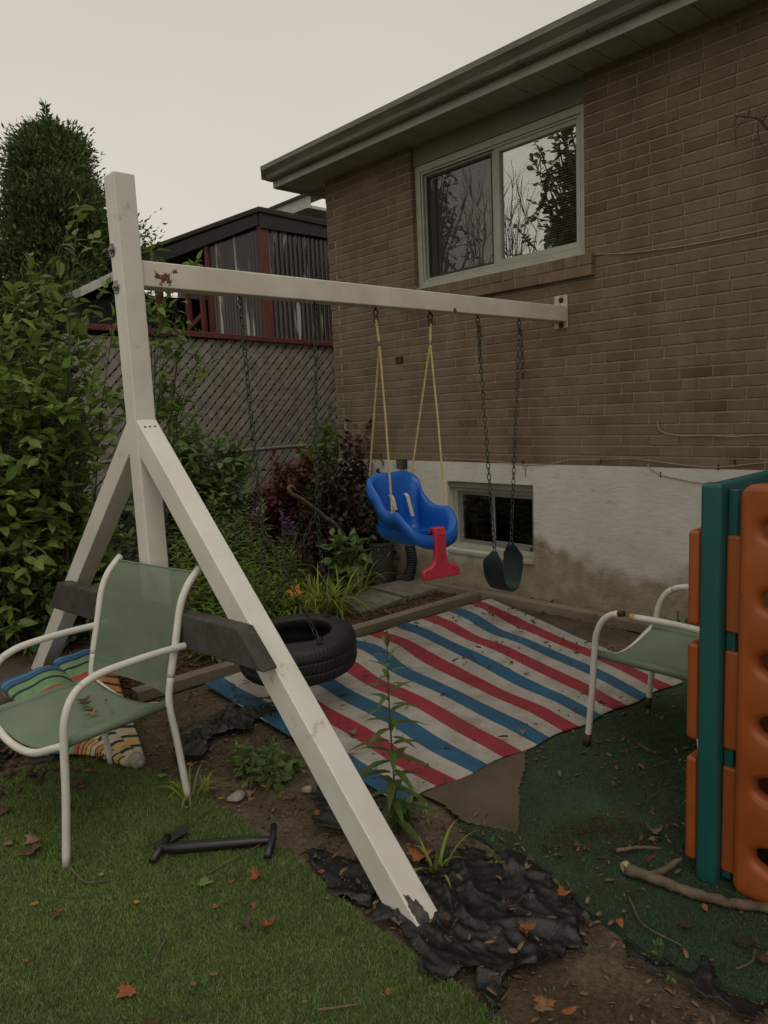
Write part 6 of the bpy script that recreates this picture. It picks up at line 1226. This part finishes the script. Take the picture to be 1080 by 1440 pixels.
for i, (lab, px, py, z, s, rz, c, cu, sh) in enumerate((
    ('largest orange maple leaf on the turf at the bottom left', 187, 1386, Z_T, .062, .4, 'orange', .5, 'maple'), ('light green maple leaf fresh on the turf', 278, 1240, Z_T, .062, 2.4, 'green', .3, 'maple'),
    ('curled orange-brown leaf on the turf right of centre', 376, 1298, Z_T, .055, 1.0, 'orange', 1.8, 'maple'), ('crumpled rust-brown leaf beside the curled orange leaf', 340, 1298, Z_T, .045, 2.0, 'brown', 1.8, 'maple'),
    ('curled leaf at the end of the black pipe', 366, 1230, Z_T, .05, .2, 'orange', 1.5, 'maple'), ('small rust leaf on the turf left of the curled leaves', 307, 1272, Z_T, .026, .2, 'orange', 1, 'maple'), ('small rust leaf on the turf above the curled leaves', 356, 1268, Z_T, .028, 1.2, 'orange', 1.3, 'oval'),
    ('large brown curled leaf left of the chair front leg', 40, 1192, Z_T, .085, 1.6, 'brown', 1.1, 'maple'), ('tan maple leaf near the left edge of the turf', 55, 1178, Z_T, .07, .3, 'tan', .7, 'maple'), ('brown leaf at the far left edge of the turf', 12, 1135, Z_T, .075, .5, 'brown', 1, 'maple'), ('brown leaf pile piece under the chair seat', 100, 1105, Z_T, .08, 2.5, 'brown', 1.2, 'maple'), ('dark brown leaf under the chair', 60, 1090, Z_T, .075, .9, 'dark', 1.3, 'maple'), ('brown leaf standing on edge under the seat', 105, 1078, Z_T + .02, .06, 1.2, 'brown', 1.6, 'oval'), ('orange-brown leaf beside the striped umbrella', 118, 1085, Z_T, .055, 2.9, 'orange', 1.2, 'oval'), ('dark leaf behind the chair front leg', 85, 1140, Z_T, .06, 3.3, 'dark', 1.0, 'maple'), ('brown leaf by the left chair rear leg', 145, 1065, Z_T, .055, .2, 'brown', 1.3, 'maple'), ('ochre leaf at the left edge beside the brown one', 5, 1185, Z_T, .04, 2.2, 'tan', .8, 'oval'),
    ('tan leaf at the bottom edge of the turf', 215, 1433, Z_T, .05, 1.0, 'brown', 1.3, 'maple'), ('small ochre leaf on the turf near the bottom', 270, 1380, Z_T, .028, 1.5, 'tan', .5, 'oval'), ('pair of yellow leaves on the turf left', 55, 1268, Z_T, .028, .2, 'yellow', .5, 'oval'), ('tan leaf on the turf below the pair of yellow ones', 82, 1282, Z_T, .032, .8, 'brown', 1, 'maple'), ('yellow oval leaf on the turf left of centre', 188, 1267, Z_T, .027, 2.0, 'yellow', .5, 'oval'), ('small yellow leaf on the turf by the fresh green one', 138, 1230, Z_T, .022, 2.6, 'yellow', .5, 'oval'), ('tan leaf pair near the bottom middle', 295, 1368, Z_T, .030, 1.9, 'tan', .6, 'oval'), ('brown leaf on the turf at the right edge', 545, 1388, Z_T, .026, 1, 'orange', .9, 'oval'),
    ('pale green leaf at the chair rear leg', 228, 1088, Z_T, .045, 1.1, 'green', .4, 'maple'), ('ochre leaf on the soil by the pale stone', 315, 1120, .01, .035, .4, 'yellow', .6, 'oval'), ('ochre leaf near the strappy weed', 265, 1072, .012, .05, 1.5, 'orange', .9, 'oval'), ('tan dry leaf on the soil behind the pale stone', 355, 1112, .01, .05, .8, 'tan', 1.1, 'maple'),
    ('large orange leaf standing on the soil right of the front leg', 594, 1192, .03, .095, .5, 'orange', .9, 'maple'), ('orange leaf resting on the big black plastic sheet', 742, 1300, .055, .05, .8, 'orange', .9, 'maple'), ('tan leaf on the edge of the black plastic sheet', 715, 1335, .05, .03, 1.8, 'tan', .6, 'oval'), ('orange curled leaf where the plastic meets the carpet', 783, 1256, .04, .05, 2.4, 'orange', 1.2, 'maple'), ('orange leaf on the soil at the bottom', 768, 1402, .02, .06, .5, 'orange', 1.2, 'maple'), ('second orange leaf on the soil at the bottom', 752, 1412, .02, .05, 2.0, 'tan', 1.0, 'maple'), ('brown leaf on the bottom edge soil', 790, 1425, .02, .04, 2.6, 'orange', 1, 'oval'), ('ochre leaf on the plastic near the carpet', 868, 1290, .03, .035, 1.0, 'orange', 1, 'oval'),
    ('tan maple leaf on the carpet left of the climber', 918, 1166, .02, .055, .8, 'tan', 1.2, 'maple'), ('small tan leaf below the maple leaf on the carpet', 912, 1180, .02, .035, 2.0, 'tan', .8, 'maple'), ('orange chip of leaf on the carpet near the chair', 862, 981, .015, .045, .5, 'orange', .5, 'oval'), ('tan leaf on the carpet below the branch', 988, 1270, .02, .03, .9, 'orange', .9, 'oval'), ('brown leaf on the carpet right of the forked twig', 955, 1300, .02, .04, 2.2, 'dark', 1.1, 'maple'), ('brown leaf on the carpet at the right edge', 1068, 1345, .02, .05, 1.2, 'brown', 1.2, 'maple'), ('dead leaf on the carpet below the climber', 1040, 1330, .02, .05, 3.2, 'dark', 1.2, 'maple'),
    ('tan dead leaf on the rug near the middle of the front edge', 736, 1026, .045, .045, .6, 'tan', .9, 'maple'), ('ochre leaf on the rug behind the broken chair leg', 840, 985, .035, .05, 2.2, 'tan', 1, 'maple'), ('small yellow leaf on the rug centre', 658, 947, .05, .03, 2, 'yellow', .6, 'oval'), ('orange leaf on the board along the wall', 838, 862, .055, .045, .4, 'orange', .8, 'oval'))):
    fallen('fallen_leaf', lab, G(px, py, z), s, rz + 1.5, c, cu, 900 + i, sh)
rr = random.Random(44)
for i in range(110):                                                  # small look-alike leaves scattered on the turf
    x, y = rr.uniform(-.45, 1.2), rr.uniform(.75, 3.2)
    if not inside([(x, y)], TURF)[0]: continue
    fallen('fallen_leaf', 'small dry leaf scrap lying on the artificial grass', (x, y, .02), rr.uniform(.012, .024), rr.uniform(0, 6.28), rr.choice(['brown', 'brown', 'tan', 'orange', 'dark']), rr.uniform(.5, 1.5), 2000 + i, 'oval', 'leaf scraps on the artificial grass')
bpy.context.view_layer.update()
for i in range(46):
    x, y = rr.uniform(1.25, 2.0), rr.uniform(.55, 2.6)
    fallen('fallen_leaf', 'dry brown leaf scrap lying on the bare soil strip', (x, y, .02 + .02 * rr.random()), rr.uniform(.018, .045), rr.uniform(0, 6.28), rr.choice(['brown', 'brown', 'tan', 'orange', 'dark', 'tan']), rr.uniform(.8, 2.0), 5000 + i, rr.choice(['maple', 'oval']), 'leaf scraps on the bare soil', .4)
# litter on the chair seat
sr = random.Random(9)
for i, (px, py, s, c) in enumerate(((118, 982, .055, 'brown'), (124, 988, .045, 'dark'), (130, 1000, .045, 'brown'), (127, 1006, .03, 'yellow'), (137, 1003, .025, 'tan'), (148, 983, .02, 'brown'), (110, 995, .018, 'tan'), (160, 1000, .018, 'tan'), (186, 1003, .026, 'dark'), (115, 1020, .016, 'yellow'))):
    fallen('fallen_leaf', ('brown curled leaf on the seat of the turf chair', 'darkest curled leaf on the turf chair seat', 'brown leaf second from the front on the turf chair seat', 'yellow leaf bit on the turf chair seat', 'tan leaf bit on the turf chair seat', 'small brown crumb on the turf chair seat', 'tan crumb left of the curled leaves on the chair seat', 'tan crumb right of the curled leaves on the chair seat', 'dark sliver at the rear of the chair seat', 'single yellow crumb near the front of the chair seat')[i], G(px, py, .400), s, sr.uniform(0, 6), c, .7, 3000 + i, 'maple' if s > .04 else 'oval', tilt=.3)
# chips and crumbs nobody could count
def chips(name, label, polys, n, zf, ln, m, seed, flat=.35, dens=None):
    r = np.random.default_rng(seed); Ps = []
    for poly in polys:
        p = np.array(poly); lo, hi = p.min(0), p.max(0); q = np.stack([r.uniform(lo[0], hi[0], n), r.uniform(lo[1], hi[1], n)], 1); q = q[inside(q, poly)]; Ps.append(q)
    P = np.concatenate(Ps)
    if dens is not None: P = P[r.random(len(P)) < dens(P)]
    n = len(P); a = r.uniform(0, 6.28, n); D = np.stack([np.cos(a), np.sin(a), r.normal(0, flat, n)], 1); U = np.stack([r.normal(0, flat, n), r.normal(0, flat, n), np.ones(n)], 1); Z = zf(P[:, 0], P[:, 1]) if callable(zf) else np.full(n, zf)
    tpl = (np.array([(-.16, 0, 0), (.13, .03, .03), (.18, .5, .06), (.10, 1, 0), (-.12, .95, .02), (-.2, .45, .03)], np.float32), np.array([(0, 1, 2), (0, 2, 5), (5, 2, 3), (5, 3, 4)], np.int32))
    L = ln[0] + (ln[1] - ln[0]) * r.random(n) ** 3.6; o = leaf_field(name, np.column_stack([P, Z]), D, U, L, tpl, m, None, r.random(n)); o.modifiers.new('thick', 'SOLIDIFY').thickness = .002; return tag(o, label, 'litter', kind='stuff')
MUL = leafmat('bark_chip', (.045, .022, .015), (.19, .095, .062), 0, .9, .2); LIT = leafmat('litter_bit', (.05, .032, .022), (.26, .17, .10), 0, .9, .2); DRK = leafmat('dark_crumb', (.03, .02, .015), (.12, .07, .045), 0, .9, .2)
BED = [(1.45, 3.72), (4.16, 3.63), (4.37, 4.2), (4.37, 5.4), (1.6, 5.4), (1.2, 4.2)]
chips('bark_mulch', 'reddish brown bark mulch in the flower bed', [BED], 15000, lambda x, y: soil_z(x, y) + .012, (.015, .055), MUL, 51, .3)
chips('bark_mulch', 'dark mulch strip between the wall board and the foundation', [[(4.275, 4.15), (4.375, 4.3), (4.375, -.5), (4.275, -.5)]], 3500, lambda x, y: soil_z(x, y) + .022, (.012, .045), MUL, 52, .35)
chips('bark_mulch', 'mulch and soil crumbs between the rug edge and the boards', [[(1.5, 3.62), (4.18, 3.53), (4.18, 1.0), (4.05, 1.0), (4.12, 3.40), (1.85, 3.54), (1.3, 3.3), (1.3, 3.6)]], 4000, lambda x, y: soil_z(x, y) + .012, (.01, .045), MUL, 53, .35)
SOILP = [(1.22, .5), (1.70, .5), (1.78, 1.65), (1.72, 1.9), (1.86, 3.6), (1.2, 4.4), (.2, 4.4), (-.2, 3.3), (1.1, 3.2), (1.25, 2.8)]
chips('soil_litter', 'dry leaf bits and chips scattered over the bare soil', [SOILP], 15000, lambda x, y: soil_z(x, y) + .010, (.004, .034), LIT, 54, .35)
chips('soil_litter', 'brown fallen leaf pile under the chair at the turf edge', [[(.2, 3.1), (1.05, 3.0), (1.1, 3.5), (.9, 4.4), (.0, 4.4)]], 1500, lambda x, y: soil_z(x, y) * 0 + .018, (.02, .075), DRK, 58, .5)
chips('plastic_litter', 'soil crumbs and bark bits lying on the black plastic sheets', [Gp((530, 1255), (650, 1215), (760, 1230), (845, 1300), (740, 1375), (700, 1440), (620, 1375)), Gp((420, 1190), (470, 1180), (570, 1310), (500, 1285)), Gp((200, 1065), (330, 990), (440, 960), (345, 1022), (262, 1075))], 120, .032, (.004, .034), LIT, 60, .4)
chips('rug_litter', 'small bark bits and crumbs strewn on the striped rug', [RUG], 2000, .040, (.004, .044), DRK, 55, .2, lambda P: np.clip(vnoise(P[:, 0], P[:, 1], 2.2, 3) * 1.3 - .15, .05, 1))
chips('carpet_litter', 'wood chips and leaf crumbs strewn on the green carpet', [CARP], 6500, .016, (.004, .036), LIT, 56, .3, lambda P: np.where(inside(P, RUG), 0, np.clip(vnoise(P[:, 0], P[:, 1], 3.0, 6) * 1.7 - .35, .05, 1)))
chips('carpet_litter', 'patch of dirt crumbs on the carpet before the climber', [Gp((750, 1190), (790, 1160), (850, 1150), (905, 1160), (915, 1195), (850, 1222), (780, 1212))], 3000, .014, (.002, .014), DRK, 57, .3, lambda P: np.clip(vnoise(P[:, 0], P[:, 1], 9, 4) * 1.6 - .45, .03, 1))
chips('turf_litter', 'tiny dry bits caught in the artificial grass', [[(-.6, .6), (1.2, .6), (1.2, 2.8), (1.0, 3.2), (-.6, 3.3)]], 420, .019, (.004, .018), LIT, 59, .3)
